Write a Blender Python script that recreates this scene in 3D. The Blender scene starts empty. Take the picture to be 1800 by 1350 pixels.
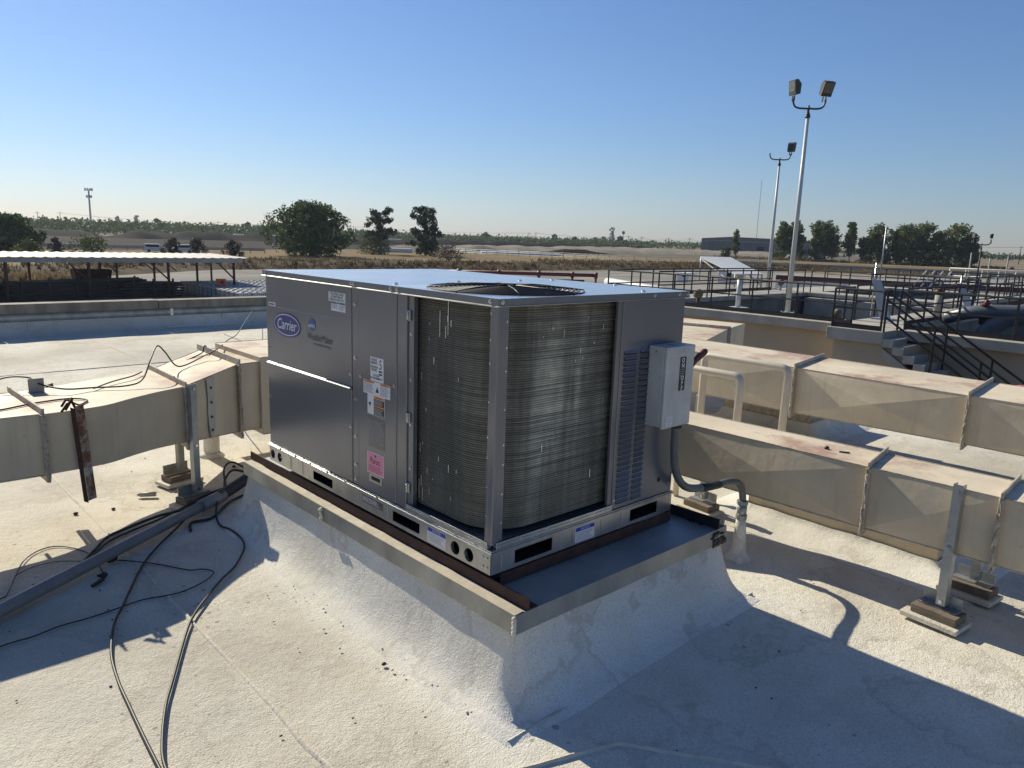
import bpy, bmesh, math, random
from mathutils import Vector, Matrix, noise as mnoise

R = math.radians
C = bpy.context.scene.collection
SC = bpy.context.scene

# ------------------------------------------------------------------ camera
cam_data = bpy.data.cameras.new('camera')
cam = bpy.data.objects.new('camera', cam_data)
C.objects.link(cam)
cam_data.sensor_width = 36.0
cam_data.lens = 26.28
cam_data.clip_start = 0.05
cam_data.clip_end = 20000
_r = Vector((0.736, -0.676, 0.033)).normalized()
_f = Vector((0.669, 0.718, -0.193)).normalized()
_u = _r.cross(_f).normalized()
_r = _f.cross(_u).normalized()
_m = Matrix((_r, _u, -_f)).transposed().to_4x4()
_m.translation = Vector((-1.842, -2.064, 1.773))
cam.matrix_world = _m
SC.camera = cam

# ------------------------------------------------------------------ sky, sun, exposure
SUN_EL = R(35.0)
SUN_AZ = math.atan2(1.0, -0.012)          # counter-clockwise from +X
world = bpy.data.worlds.new('World')
SC.world = world
world.use_nodes = True
wn = world.node_tree
sky = wn.nodes.new('ShaderNodeTexSky')
sky.sky_type = 'NISHITA'
sky.sun_disc = False
sky.sun_elevation = SUN_EL
sky.sun_rotation = R(90) - SUN_AZ
sky.altitude = 60
sky.air_density = 1.2
sky.dust_density = 0.18
sky.ozone_density = 8.0
wn.nodes['Background'].inputs['Strength'].default_value = 0.081
tint = wn.nodes.new('ShaderNodeMix'); tint.data_type = 'RGBA'; tint.blend_type = 'MULTIPLY'   # white balance of the whole sky
tint.inputs[0].default_value = 1.0
tint.inputs[7].default_value = (0.93, 0.93, 1.03, 1)
wn.links.new(sky.outputs['Color'], tint.inputs[6])
wn.links.new(tint.outputs[2], wn.nodes['Background'].inputs['Color'])

sun_data = bpy.data.lights.new('sun', 'SUN')
sun_data.energy = 5.0
sun_data.angle = R(0.5)
sun_data.color = (1.0, 0.92, 0.74)
sun = bpy.data.objects.new('sun', sun_data)
C.objects.link(sun)
sd = Vector((math.cos(SUN_AZ) * math.cos(SUN_EL), math.sin(SUN_AZ) * math.cos(SUN_EL), math.sin(SUN_EL)))
sun.rotation_euler = sd.to_track_quat('Z', 'Y').to_euler()
sun.location = (0, 0, 30)
SC.view_settings.view_transform = 'Standard'
SC.view_settings.look = 'None'
SC.view_settings.exposure = 0.28
SC.view_settings.gamma = 1.0
SC.view_settings.use_curve_mapping = False
SC.cycles.max_bounces = 8
SC.cycles.volume_bounces = 0

# ------------------------------------------------------------------ materials
class NT:
    def __init__(s, name):
        s.m = bpy.data.materials.new(name)
        s.m.use_nodes = True
        s.t = s.m.node_tree
        s.b = s.t.nodes['Principled BSDF']
        s.tc = s.t.nodes.new('ShaderNodeTexCoord')
        s.co = s.tc.outputs['Object']
    def n(s, typ, **kw):
        nd = s.t.nodes.new(typ)
        for k, v in kw.items(): setattr(nd, k, v)
        return nd
    def l(s, a, b): s.t.links.new(a, b)
    def noise(s, scale, detail=5, rough=.55, stretch=None, off=0):
        nd = s.n('ShaderNodeTexNoise')
        nd.inputs['Scale'].default_value = scale
        nd.inputs['Detail'].default_value = detail
        nd.inputs['Roughness'].default_value = rough
        mp = s.n('ShaderNodeMapping')
        mp.inputs['Location'].default_value = (off, off * .7, off * .3)
        if stretch: mp.inputs['Scale'].default_value = stretch
        s.l(s.co, mp.inputs['Vector']); s.l(mp.outputs[0], nd.inputs['Vector'])
        return nd.outputs['Fac']
    def ramp(s, fac, stops):
        nd = s.n('ShaderNodeValToRGB')
        e = nd.color_ramp.elements
        while len(e) < len(stops): e.new(.5)
        for el, (p, c) in zip(e, stops):
            el.position = p
            el.color = (c[0], c[1], c[2], 1) if hasattr(c, '__len__') else (c, c, c, 1)
        s.l(fac, nd.inputs[0])
        return nd.outputs[0]
    def mix(s, fac, a, b, mode='MIX'):
        nd = s.n('ShaderNodeMix', data_type='RGBA', blend_type=mode)
        for sock, v in ((nd.inputs[0], fac), (nd.inputs[6], a), (nd.inputs[7], b)):
            if hasattr(v, 'is_linked') or hasattr(v, 'links'): s.l(v, sock)
            elif hasattr(v, '__len__'): sock.default_value = (v[0], v[1], v[2], 1)
            else: sock.default_value = v
        return nd.outputs[2]
    def bump(s, hs, strength=.3, dist=.01):
        prev = None
        for h, st, d in hs:
            nd = s.n('ShaderNodeBump')
            nd.inputs['Strength'].default_value = st
            nd.inputs['Distance'].default_value = d
            s.l(h, nd.inputs['Height'])
            if prev is not None: s.l(prev, nd.inputs['Normal'])
            prev = nd.outputs[0]
        s.l(prev, s.b.inputs['Normal'])
    def set(s, **kw):
        for k, v in kw.items():
            sock = s.b.inputs[k.replace('_', ' ')]
            if hasattr(v, 'links'): s.l(v, sock)
            elif hasattr(v, '__len__') and len(v) == 3: sock.default_value = (*v, 1)
            else: sock.default_value = v
        return s.m

def simple(name, c, rough=.5, metal=0., var=.25, scale=6., bump=0., bscale=60., bdist=.004, coat=0., c2=None, lo=.35, hi=.7, stretch=None, detail=6, spec=.5):
    t = NT(name)
    c2 = c2 or tuple(max(0, x * (1 - var)) for x in c)
    f = t.noise(scale, detail, .6, stretch)
    col = t.ramp(f, [(lo, c2), (hi, c)])
    t.set(Base_Color=col, Roughness=rough, Metallic=metal)
    t.b.inputs['Specular IOR Level'].default_value = spec if rough < .92 else .05
    if coat: t.b.inputs['Coat Weight'].default_value = coat
    if bump: t.bump([(t.noise(bscale, 4, .6, stretch), bump, bdist)])
    return t.m

def flat(name, c, rough=.5, metal=0.):
    t = NT(name)
    return t.set(Base_Color=c, Roughness=rough, Metallic=metal)

M = {}
def rect_mask(t, cx, cy, hx, hy, r0, r1, nz):
    """1 next to a rectangle on the roof, fading to 0 at a ragged distance: the white paint brushed round a curb"""
    sx = t.n('ShaderNodeSeparateXYZ'); t.l(t.co, sx.inputs[0])
    def M_(op, a, b=None):
        nd = t.n('ShaderNodeMath', operation=op)
        for k, v in enumerate((a, b)):
            if v is None: continue
            if hasattr(v, 'links'): t.l(v, nd.inputs[k])
            else: nd.inputs[k].default_value = v
        return nd.outputs[0]
    dx = M_('SUBTRACT', M_('ABSOLUTE', M_('SUBTRACT', sx.outputs[0], cx)), hx)
    dy = M_('SUBTRACT', M_('ABSOLUTE', M_('SUBTRACT', sx.outputs[1], cy)), hy)
    d = M_('MAXIMUM', dx, dy)
    d = M_('ADD', d, M_('MULTIPLY', M_('SUBTRACT', t.noise(4.5, 6, .7, None, 5.5), .5), nz))
    mr = t.n('ShaderNodeMapRange'); mr.inputs['From Min'].default_value = r0; mr.inputs['From Max'].default_value = r1
    mr.inputs['To Min'].default_value = 1; mr.inputs['To Max'].default_value = 0
    t.l(d, mr.inputs[0])
    return mr.outputs[0]
def roof_material(name, base, dark, warm, white, bumpk=1.0):
    t = NT(name)
    big = t.noise(.9, 6, .62)
    mid = t.noise(3.4, 6, .65, None, 7.3)
    fine = t.noise(95, 3, .7)
    spk = t.noise(22, 5, .75, None, 3.1)
    col = t.ramp(big, [(.33, dark), (.5, base), (.68, white)])
    col = t.mix(t.ramp(mid, [(.5, 0), (.74, .75)]), col, warm)
    col = t.mix(t.ramp(spk, [(.60, 0), (.78, .5)]), col, dark)
    col = t.mix(t.ramp(fine, [(.30, .35), (.5, 0)]), col, (dark[0] * .55, dark[1] * .55, dark[2] * .55))
    ring = t.noise(1.15, 5, .6, None, 9.1)        # tide marks where water has stood and dried
    col = t.mix(t.ramp(ring, [(.515, 0), (.53, .42), (.545, .14), (.60, .0)]), col, (.36, .315, .25))
    blot = t.noise(.42, 4, .55, None, 13)
    col = t.mix(t.ramp(blot, [(.46, 0), (.66, .6)]), col, (.42, .385, .32))
    if name == 'roof_coating':
        col = t.mix(rect_mask(t, .66, .99, .70, 1.18, .16, .34, .32), col, (.70, .675, .61))
        col = t.mix(rect_mask(t, 2.9, -.24, .30, .60, .2, .34, .2), col, (.70, .66, .57))
    if name != 'white_elastomeric':
     vd = t.n('ShaderNodeTexVoronoi'); vd.inputs['Scale'].default_value = 17; t.l(t.co, vd.inputs['Vector'])     # mould and grit specks, each cell its own size
     sc = t.n('ShaderNodeSeparateColor'); t.l(vd.outputs['Color'], sc.inputs[0])
     lt = t.n('ShaderNodeMath', operation='MULTIPLY'); t.l(sc.outputs[0], lt.inputs[0]); t.l(t.ramp(t.noise(1.6, 4, .6, None, 21), [(.42, .02), (.68, .30)]), lt.inputs[1])
     cmp_ = t.n('ShaderNodeMath', operation='LESS_THAN'); t.l(vd.outputs['Distance'], cmp_.inputs[0]); t.l(lt.outputs[0], cmp_.inputs[1])
     sp = t.n('ShaderNodeMath', operation='MULTIPLY'); t.l(cmp_.outputs[0], sp.inputs[0]); sp.inputs[1].default_value = .55
     col = t.mix(sp.outputs[0], col, (.15, .13, .11))
    grain = t.noise(210, 2, .6, None, 30)
    col = t.mix(t.ramp(grain, [(.36, .55), (.50, 0)]), col, (dark[0]*.6, dark[1]*.6, dark[2]*.58))
    rs = t.noise(2.6, 5, .7, None, 40)
    col = t.mix(t.ramp(rs, [(.70, 0), (.78, .6)]), col, (.36, .27, .19))
    t.set(Base_Color=col, Roughness=.85)
    t.b.inputs['Specular IOR Level'].default_value = .25
    t.bump([(t.noise(5, 3, .5, None, 2), .35 * bumpk, .02), (t.noise(26, 4, .6, None, 8), .45 * bumpk, .012), (t.noise(125, 3, .65, None, 4), .7 * bumpk, .008)])
    return t.m
M['roof'] = roof_material('roof_coating', (.71, .665, .56), (.50, .465, .39), (.61, .54, .41), (.79, .755, .66))
M['cove'] = roof_material('white_elastomeric', (.76, .735, .665), (.62, .60, .545), (.68, .62, .51), (.82, .80, .745), .7)
M['coat'] = roof_material('roof_coating_fresh', (.66, .62, .54), (.50, .47, .41), (.56, .49, .38), (.74, .71, .64))
M['seam'] = simple('seam_caulk', (.66, .61, .51), .85, var=.25, scale=15, bump=.6, bscale=60, bdist=.01)
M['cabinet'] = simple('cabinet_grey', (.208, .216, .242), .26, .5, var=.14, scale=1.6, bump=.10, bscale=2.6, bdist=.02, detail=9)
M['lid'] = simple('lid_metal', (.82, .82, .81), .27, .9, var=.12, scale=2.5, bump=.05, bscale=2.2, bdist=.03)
M['galv'] = simple('galvanised_rail', (.50, .515, .52), .30, .85, var=.22, scale=14, bump=.03, bscale=9, stretch=(1, 1, .4))
M['galv_old'] = simple('galvanised_weathered', (.42, .42, .39), .45, .5, var=.4, scale=5, bump=.08, bscale=7, stretch=(1, 1, .5))
M['galv_blue'] = simple('galvanised_pan', (.47, .47, .46), .5, .35, var=.35, scale=3.2, bump=.06, bscale=10)
M['rust'] = simple('rusty_steel', (.085, .042, .03), .8, .1, var=.45, scale=18, bump=.4, bscale=120, bdist=.003)
M['dark'] = flat('dark_interior', (.012, .012, .013), .8)
M['black'] = simple('black_rubber', (.022, .021, .021), .5, var=.3, scale=30)
M['black_metal'] = simple('black_painted_metal', (.030, .028, .027), .45, .3, var=.35, scale=8)
M['screw'] = flat('screw_zinc', (.62, .62, .62), .25, 1.)
M['white_print'] = simple('label_white', (.72, .72, .72), .4, var=.06)
M['ink'] = flat('ink_black', (.02, .02, .022), .5)
M['ink_grey'] = flat('ink_grey', (.30, .31, .33), .5)
M['ink_dim'] = flat('ink_dark_grey', (.050, .050, .055), .5)
M['blue'] = flat('emblem_blue', (.008, .010, .20), .3)
M['blue2'] = flat('emblem_globe_blue', (.03, .09, .30), .3)
M['blue_head'] = flat('notice_blue', (.015, .03, .35), .4)
M['green'] = flat('label_green', (.01, .08, .06), .4)
M['orange'] = flat('label_orange', (.75, .22, .03), .4)
M['pink'] = flat('label_pink', (.75, .26, .36), .4)
M['plate'] = simple('rating_foil', (.20, .20, .21), .3, .6, var=.35, scale=40, stretch=(1, 1, 3))
def duct_side():
    t = NT('duct_tan_paint')
    col = t.ramp(t.noise(2.2, 6, .62), [(.33, (.51, .42, .29)), (.65, (.65, .545, .385))])
    col = t.mix(t.ramp(t.noise(1.0, 5, .65, (14, 14, .9), 2), [(.56, 0), (.72, .35)]), col, (.36, .29, .20))      # drip streaks
    col = t.mix(t.ramp(t.noise(30, 4, .7, None, 7), [(.66, 0), (.72, .5)]), col, (.30, .25, .18))
    col = t.mix(t.ramp(t.noise(1.4, 6, .7, None, 17), [(.64, 0), (.72, .3)]), col, (.72, .63, .48))
    t.set(Base_Color=col, Roughness=.5)
    t.bump([(t.noise(4, 4, .6), .25, .02), (t.noise(40, 3, .6), .08, .004)])
    return t.m
M['duct'] = duct_side()
def duct_top():
    t = NT('duct_tan_paint_stained')
    col = t.ramp(t.noise(2.0, 6, .62), [(.33, (.52, .44, .305)), (.62, (.68, .58, .425))])
    st = t.ramp(t.noise(1.7, 7, .72, None, 4.4), [(.50, 0), (.62, .8)])
    col = t.mix(st, col, (.36, .19, .13))
    col = t.mix(t.ramp(t.noise(26, 4, .7), [(.60, 0), (.75, .5)]), col, (.32, .28, .22))
    t.set(Base_Color=col, Roughness=.6)
    t.bump([(t.noise(6, 4, .6), .15, .02)])
    return t.m
M['duct_top'] = duct_top()
M['duct_edge'] = simple('duct_flange_caulk', (.58, .50, .385), .7, 0, var=.45, scale=22, bump=.5, bscale=45, bdist=.008)
M['strut'] = simple('strut_galvanised', (.40, .42, .43), .4, .6, var=.3, scale=9)
M['strut_tan'] = simple('strut_painted', (.42, .40, .33), .55, .1, var=.3, scale=12)
M['wood'] = simple('weathered_wood', (.22, .175, .13), .9, 0, var=.5, scale=9, stretch=(1, 1, 7), bump=.5, bscale=30, bdist=.006)
M['pipe_tan'] = simple('pipe_tan_paint', (.62, .545, .43), .5, 0, var=.15, scale=6)
M['pipe_grey'] = simple('grey_plastic_pipe', (.235, .24, .245), .4, 0, var=.3, scale=5)
M['conduit'] = simple('grey_liquidtight', (.15, .155, .15), .45, 0, var=.3, scale=12, bump=.15, bscale=80)
M['box'] = simple('switch_box_grey', (.53, .55, .55), .42, .1, var=.25, scale=7, detail=8, bump=.02)
M['handle'] = simple('handle_red', (.12, .026, .022), .45, 0, var=.3, scale=20)
def rust_patch():
    t = NT('paint_peeling_rust')
    f = t.noise(9, 7, .7)
    col = t.ramp(f, [(.40, (.45, .43, .39)), (.52, (.20, .10, .05)), (.62, (.09, .035, .02))])
    t.set(Base_Color=col, Roughness=.85)
    t.bump([(f, .5, .006)])
    return t.m
M['rusty_paint'] = rust_patch()
def coil_mat(name, gain, metal, rough):
    t = NT(name)
    f = t.noise(1.0, 6, .68, (6.5, 6.5, .9)); g = t.noise(1.0, 5, .62, (36, 36, 1.3), 3); h = t.noise(2.2, 5, .65, (1, 1, 1), 6)
    G = lambda *c: tuple(v*gain for v in c)
    col = t.ramp(f, [(.38, G(.13, .118, .088)), (.52, G(.27, .245, .185)), (.64, G(.52, .48, .375))])
    col = t.mix(t.ramp(g, [(.48, 0), (.70, .6)]), col, G(.50, .465, .37))
    col = t.mix(t.ramp(h, [(.38, .6), (.58, 0)]), col, G(.10, .09, .07))
    col = t.mix(t.ramp(t.noise(1.0, 3, .6, (1.2, 1.2, 105), 12), [(.40, .6), (.56, 0)]), col, G(.06, .055, .045))   # row to row
    sx = t.n('ShaderNodeSeparateXYZ'); t.l(t.co, sx.inputs[0])          # the long side's shade against the brighter end, put into the colour
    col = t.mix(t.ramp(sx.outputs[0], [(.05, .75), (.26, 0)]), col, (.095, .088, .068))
    t.set(Base_Color=col, Roughness=rough, Metallic=metal)
    return t.m
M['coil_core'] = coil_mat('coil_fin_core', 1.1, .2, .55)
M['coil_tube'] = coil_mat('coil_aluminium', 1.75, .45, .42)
M['sun_beige'] = simple('painted_sun_metal', (.50, .44, .34), .7, .1, var=.3, scale=14, bump=.1)  # beige stands in for sunlight along the pan edge
M['coil_scuff'] = flat('coil_bent_fins', (.75, .75, .72), .35, .7)

# ------------------------------------------------------------------ mesh builder
class MB:
    def __init__(s): s.v = []; s.f = []; s.mi = []; s.sm = []
    def add(s, vs, fs, mi=0, smooth=False):
        o = len(s.v)
        s.v += [tuple(x) for x in vs]
        for f in fs:
            s.f.append(tuple(o + i for i in f)); s.mi.append(mi); s.sm.append(smooth)
        return s
    def box(s, a, b, mi=0, rz=0, piv=None, mat=None):
        (x0, y0, z0), (x1, y1, z1) = a, b
        if x1 < x0: x0, x1 = x1, x0
        if y1 < y0: y0, y1 = y1, y0
        if z1 < z0: z0, z1 = z1, z0
        vs = [Vector(p) for p in ((x0,y0,z0),(x1,y0,z0),(x1,y1,z0),(x0,y1,z0),(x0,y0,z1),(x1,y0,z1),(x1,y1,z1),(x0,y1,z1))]
        if mat is not None: vs = [mat @ p for p in vs]
        elif rz:
            pv = Vector(piv or ((x0+x1)/2, (y0+y1)/2, 0)); m = Matrix.Rotation(rz, 3, 'Z')
            vs = [m @ (p - pv) + pv for p in vs]
        return s.add(vs, [(0,3,2,1),(4,5,6,7),(0,1,5,4),(1,2,6,5),(2,3,7,6),(3,0,4,7)], mi)
    def bar(s, p, q, w, h=None, mi=0, up=(0,0,1)):
        h = h or w
        p, q = Vector(p), Vector(q); d = (q - p); L = d.length; d.normalize()
        up = Vector(up)
        if abs(d.dot(up)) > .98: up = Vector((1,0,0))
        x = d.cross(up).normalized(); y = x.cross(d).normalized()
        vs = []
        for e in (p, q):
            for a, b in ((-1,-1),(1,-1),(1,1),(-1,1)): vs.append(e + x*(a*w/2) + y*(b*h/2))
        return s.add(vs, [(0,1,2,3),(7,6,5,4),(0,4,5,1),(1,5,6,2),(2,6,7,3),(3,7,4,0)], mi)
    def tube(s, pts, r, n=8, mi=0, cap=True, smooth=True):
        pts = [Vector(p) for p in pts]
        rs = r if hasattr(r, '__len__') else [r]*len(pts)
        vs = []; k = len(pts); prevx = None
        for i, p in enumerate(pts):
            d = (pts[min(i+1,k-1)] - pts[max(i-1,0)]).normalized()
            if prevx is None:
                up = Vector((0,0,1)) if abs(d.z) < .95 else Vector((1,0,0))
                x = d.cross(up).normalized()
            else:
                x = (prevx - d*prevx.dot(d)).normalized()
            prevx = x; y = d.cross(x)
            for j in range(n):
                a = 2*math.pi*j/n
                vs.append(p + (x*math.cos(a) + y*math.sin(a))*rs[i])
        fs = [(i*n+j, i*n+(j+1)%n, (i+1)*n+(j+1)%n, (i+1)*n+j) for i in range(k-1) for j in range(n)]
        s.add(vs, fs, mi, smooth)
        if cap:
            o = len(s.v) - len(vs)
            s.f.append(tuple(o+j for j in reversed(range(n)))); s.mi.append(mi); s.sm.append(False)
            s.f.append(tuple(o+(k-1)*n+j for j in range(n))); s.mi.append(mi); s.sm.append(False)
        return s
    def ring(s, c, rad, r, n=40, m=5, mi=0, axis='z'):
        vs = []
        for i in range(n):
            a = 2*math.pi*i/n
            for j in range(m):
                b = 2*math.pi*j/m
                rr = rad + r*math.cos(b)
                p = (rr*math.cos(a), rr*math.sin(a), r*math.sin(b))
                if axis == 'x': p = (p[2], p[0], p[1])
                if axis == 'y': p = (p[0], p[2], p[1])
                vs.append(Vector(p) + Vector(c))
        fs = [(i*m+j, ((i+1)%n)*m+j, ((i+1)%n)*m+(j+1)%m, i*m+(j+1)%m) for i in range(n) for j in range(m)]
        return s.add(vs, fs, mi, True)
    def prism(s, poly, vec, mi=0):
        vec = Vector(vec); a = [Vector(p) for p in poly]; n = len(a)
        b = [p + vec for p in a]
        s.add(a + b, [tuple(range(n)), tuple(reversed(range(n, 2*n)))] + [(i, i+n, (i+1)%n+n, (i+1)%n) for i in range(n)], mi)
        return s
    def ell(s, c, rad, nu=12, nv=8, mi=0, fn=None):
        vs = []
        for i in range(nv+1):
            t = math.pi*i/nv
            for j in range(nu):
                a = 2*math.pi*j/nu
                d = Vector((math.sin(t)*math.cos(a), math.sin(t)*math.sin(a), math.cos(t)))
                k = fn(d) if fn else 1
                vs.append(Vector(c) + Vector((d.x*rad[0]*k, d.y*rad[1]*k, d.z*rad[2]*k)))
        fs = [(i*nu+j, (i+1)*nu+j, (i+1)*nu+(j+1)%nu, i*nu+(j+1)%nu) for i in range(nv) for j in range(nu)]
        return s.add(vs, fs, mi, True)
    def mesh(s, name, mats, off=(0,0,0)):
        me = bpy.data.meshes.new(name)
        ox, oy, oz = off
        me.from_pydata([(x-ox, y-oy, z-oz) for x, y, z in s.v], [], s.f)
        for m in (mats if isinstance(mats, (list, tuple)) else [mats]):
            me.materials.append(M[m] if isinstance(m, str) else m)
        me.polygons.foreach_set('material_index', s.mi)
        me.polygons.foreach_set('use_smooth', s.sm)
        me.update()
        bm = bmesh.new(); bm.from_mesh(me)
        bmesh.ops.recalc_face_normals(bm, faces=bm.faces)
        bm.to_mesh(me); bm.free()
        return me
    def build(s, name, mats, parent=None, bev=0., seg=2, kind=None):
        """vertices are given in world space; the object gets its parent's origin"""
        off = world_loc(parent) if parent else Vector((0,0,0))
        o = bpy.data.objects.new(name, s.mesh(name, mats, off))
        C.objects.link(o)
        if parent: o.parent = parent
        if bev:
            b = o.modifiers.new('bevel', 'BEVEL'); b.width = bev; b.segments = seg; b.limit_method = 'ANGLE'; b.angle_limit = R(40)
            b.harden_normals = False
        if kind: o['kind'] = kind
        return o

def world_loc(o):
    v = Vector((0,0,0))
    while o: v += o.location; o = o.parent
    return v

def tag(o, label=None, cat=None, group=None, kind=None):
    if label: o['label'] = label
    if cat: o['category'] = cat
    if group: o['group'] = group
    if kind: o['kind'] = kind
    return o

def thing(name, loc, label, cat, group=None):
    o = bpy.data.objects.new(name, None)
    o.empty_display_size = .1
    o.location = loc
    C.objects.link(o)
    return tag(o, label, cat, group)

def kids(o): return [c for c in o.children]
def copy_tree(o, parent=None):
    c = o.copy(); C.objects.link(c)
    if parent: c.parent = parent
    for ch in kids(o): copy_tree(ch, c)
    return c
def dup(root, loc, rz=0., label=None, scale=None):
    c = copy_tree(root); c.location = loc; c.rotation_euler = (0,0,rz)
    if scale: c.scale = scale
    if label: c['label'] = label
    return c

def struct(mb, name, mats, **kw):
    o = mb.build(name, mats, **kw); o['kind'] = 'structure'
    return o

def spline(pts, k=6):
    pts = [Vector(p) for p in pts]
    P = [pts[0]] + pts + [pts[-1]]
    out = []
    for i in range(1, len(P)-2):
        a, b, c, d = P[i-1], P[i], P[i+1], P[i+2]
        for j in range(k):
            t = j/k
            out.append(.5*((2*b) + (c-a)*t + (2*a-5*b+4*c-d)*t*t + (3*b-a-3*c+d)*t*t*t))
    out.append(pts[-1])
    return out

def text_part(body, size, right, up, pos, mat, parent, name='lettering', shear=0., width=1., bold=0., align='CENTER', spacing=1., line=1.):
    cu = bpy.data.curves.new('text', 'FONT')
    cu.body = body; cu.size = size; cu.align_x = align; cu.align_y = 'CENTER'
    cu.shear = shear; cu.offset = bold; cu.space_character = spacing; cu.space_line = line
    cu.resolution_u = 3
    to = bpy.data.objects.new('text', cu); C.objects.link(to)
    bpy.context.view_layer.update()
    me = bpy.data.meshes.new_from_object(to.evaluated_get(bpy.context.evaluated_depsgraph_get()))
    bpy.data.objects.remove(to); bpy.data.curves.remove(cu)
    right, up = Vector(right), Vector(up); n = right.cross(up)
    m = Matrix((right*width, up, n)).transposed().to_4x4()
    m.translation = Vector(pos) - (world_loc(parent) if parent else Vector((0,0,0)))
    me.transform(m)
    me.materials.clear(); me.materials.append(M[mat])
    me.name = name
    o = bpy.data.objects.new(name, me); C.objects.link(o)
    if parent: o.parent = parent
    return o

rnd = random.Random(7)

# ------------------------------------------------------------------ roof
ROOF_X0, ROOF_X1, ROOF_Y0, ROOF_Y1 = -14.0, 8.4, -9.0, 11.86
def build_roof():
    mb = MB()
    def axis(a, b, f0, f1):
        out = [a]; x = a
        while x < b - 1e-6:
            x = min(b, x + (.09 if f0 <= x < f1 else .6)); out.append(x)
        return out
    xs = axis(ROOF_X0, ROOF_X1, -3, 4.2); ys = axis(ROOF_Y0, ROOF_Y1, -2.4, 6)
    vs = []
    for y in ys:
        for x in xs:
            h = .010*mnoise.noise(Vector((x*.7, y*.7, 0))) + .006*mnoise.noise(Vector((x*2.6, y*2.6, 4)))
            e = min(1, abs(x-ROOF_X0), abs(x-ROOF_X1), abs(y-ROOF_Y0), abs(y-ROOF_Y1))
            vs.append((x, y, h*e - .006))
    nx = len(xs)
    fs = [(j*nx+i, j*nx+i+1, (j+1)*nx+i+1, (j+1)*nx+i) for j in range(len(ys)-1) for i in range(nx-1)]
    mb.add(vs, fs, 0, True)
    return struct(mb, 'roof', 'roof')
build_roof()

def ridge(name, pts, w, h, jit=.4, mat='seam', step=.06):
    """a low caulked ridge along a lap of the roof sheet"""
    mb = MB(); P = []
    for a, b in zip(pts, pts[1:]):
        a, b = Vector(a), Vector(b); n = max(2, int((b-a).length/step))
        P += [a.lerp(b, i/n) for i in range(n)]
    P.append(Vector(pts[-1]))
    vs = []
    for i, p in enumerate(P):
        d = (P[min(i+1, len(P)-1)] - P[max(0, i-1)]).normalized(); s = Vector((-d.y, d.x, 0))
        j = 1 + jit*mnoise.noise(Vector((p.x*6, p.y*6, 1.5)))*1.6
        k = .012*mnoise.noise(Vector((p.x*4, p.y*4, 9)))
        for u, z in ((-1, -.014), (-.45, .7), (.45, .7), (1, -.014)):
            vs.append(p + s*(u*w/2*j + k) + Vector((0, 0, (z*h*max(.35, j) if z > 0 else z) + .002)))
    n = len(P)
    mb.add(vs, [(i*4+c, i*4+c+1, (i+1)*4+c+1, (i+1)*4+c) for i in range(n-1) for c in range(3)], 0, True)
    return struct(mb, name, mat)
ridge('roof_seam', [(-.755, -2.3, 0), (-.745, .6, 0), (-.75, 2.4, 0), (-.78, 4.6, 0), (-.76, 10.5, 0)], .018, .004)
ridge('roof_seam', [(-.20, -.345, 0), (.62, -.315, 0), (1.55, -.30, 0)], .020, .007)
ridge('roof_seam', [(-.30, -.46, 0), (.10, -.60, 0), (.42, -1.05, 0), (.62, -1.6, 0)], .010, .0025)
for y in (5.2, 8.1): ridge('roof_seam', [(-9, y-.1, 0), (-2, y, 0), (3.5, y+.12, 0)], .016, .0018, step=.12)
for x in (-3.6, 1.2): ridge('roof_seam', [(x, 4.2, 0), (x+.05, 7, 0), (x, 10.6, 0)], .016, .0018, step=.12)

mb = MB(); q = random.Random(21)          # ragged stitches of caulk along the curb's foot
for k in range(75):
    y = q.uniform(-.15, 2.2); x = -.185 + .012*mnoise.noise(Vector((y*3, 0, 0))) + q.gauss(0, .012)
    if q.random() < .25: x -= abs(q.gauss(0, .10))
    mb.ell((x, y, .004), (q.uniform(.003, .008), q.uniform(.002, .006), q.uniform(.003, .005)), 7, 5)
for k in range(70):
    y = q.uniform(1.2, 2.1); mb.ell((-.13+q.gauss(0, .012), y, .022), (q.uniform(.002, .005), q.uniform(.003, .008), q.uniform(.002, .004)), 7, 5)
o = mb.build('caulk_crumbs', 'seam', kind='stuff')
# white elastomeric coating brushed round the curb's foot, ragged outline, a sheet 4 mm over the roof
def ragged_ring(name, rect, out, mat, amp=.05, z=.006, seed=0., zf=None):
    (x0, y0, x1, y1) = rect; mb = MB(); inner = []; outer = []
    per = []
    n = 60
    for i in range(n): per.append((x0, y1 + (y0-y1)*i/n, -1, 0))
    for i in range(n): per.append((x0 + (x1-x0)*i/n, y0, 0, -1))
    for i in range(n): per.append((x1, y0 + (y1-y0)*i/n, 1, 0))
    for i in range(n): per.append((x1 + (x0-x1)*i/n, y1, 0, 1))
    vs = []
    for (x, y, a, b) in per:
        k = out + amp*mnoise.noise(Vector((x*3+seed, y*3, 2))) + amp*.5*mnoise.noise(Vector((x*11+seed, y*11, 5)))
        cx, cy = (x0+x1)/2, (y0+y1)/2
        d = Vector(((x-cx)/(x1-x0), (y-cy)/(y1-y0), 0))
        e = Vector((a, b, 0))
        if abs(d.x) > .49 and abs(d.y) > .49: e = Vector((math.copysign(.75, d.x), math.copysign(.75, d.y), 0))
        vs += [(x + (-e.x)*.03, y + (-e.y)*.03, z), (x + e.x*k*.92, y + e.y*k*.92, z), (x + e.x*k, y + e.y*k, z-.02)]
    m = len(per)
    mb.add(vs, [(i*3+c, i*3+c+1, ((i+1) % m)*3+c+1, ((i+1) % m)*3+c) for i in range(m) for c in range(2)], 0, True)
    return struct(mb, name, mat)

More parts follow.
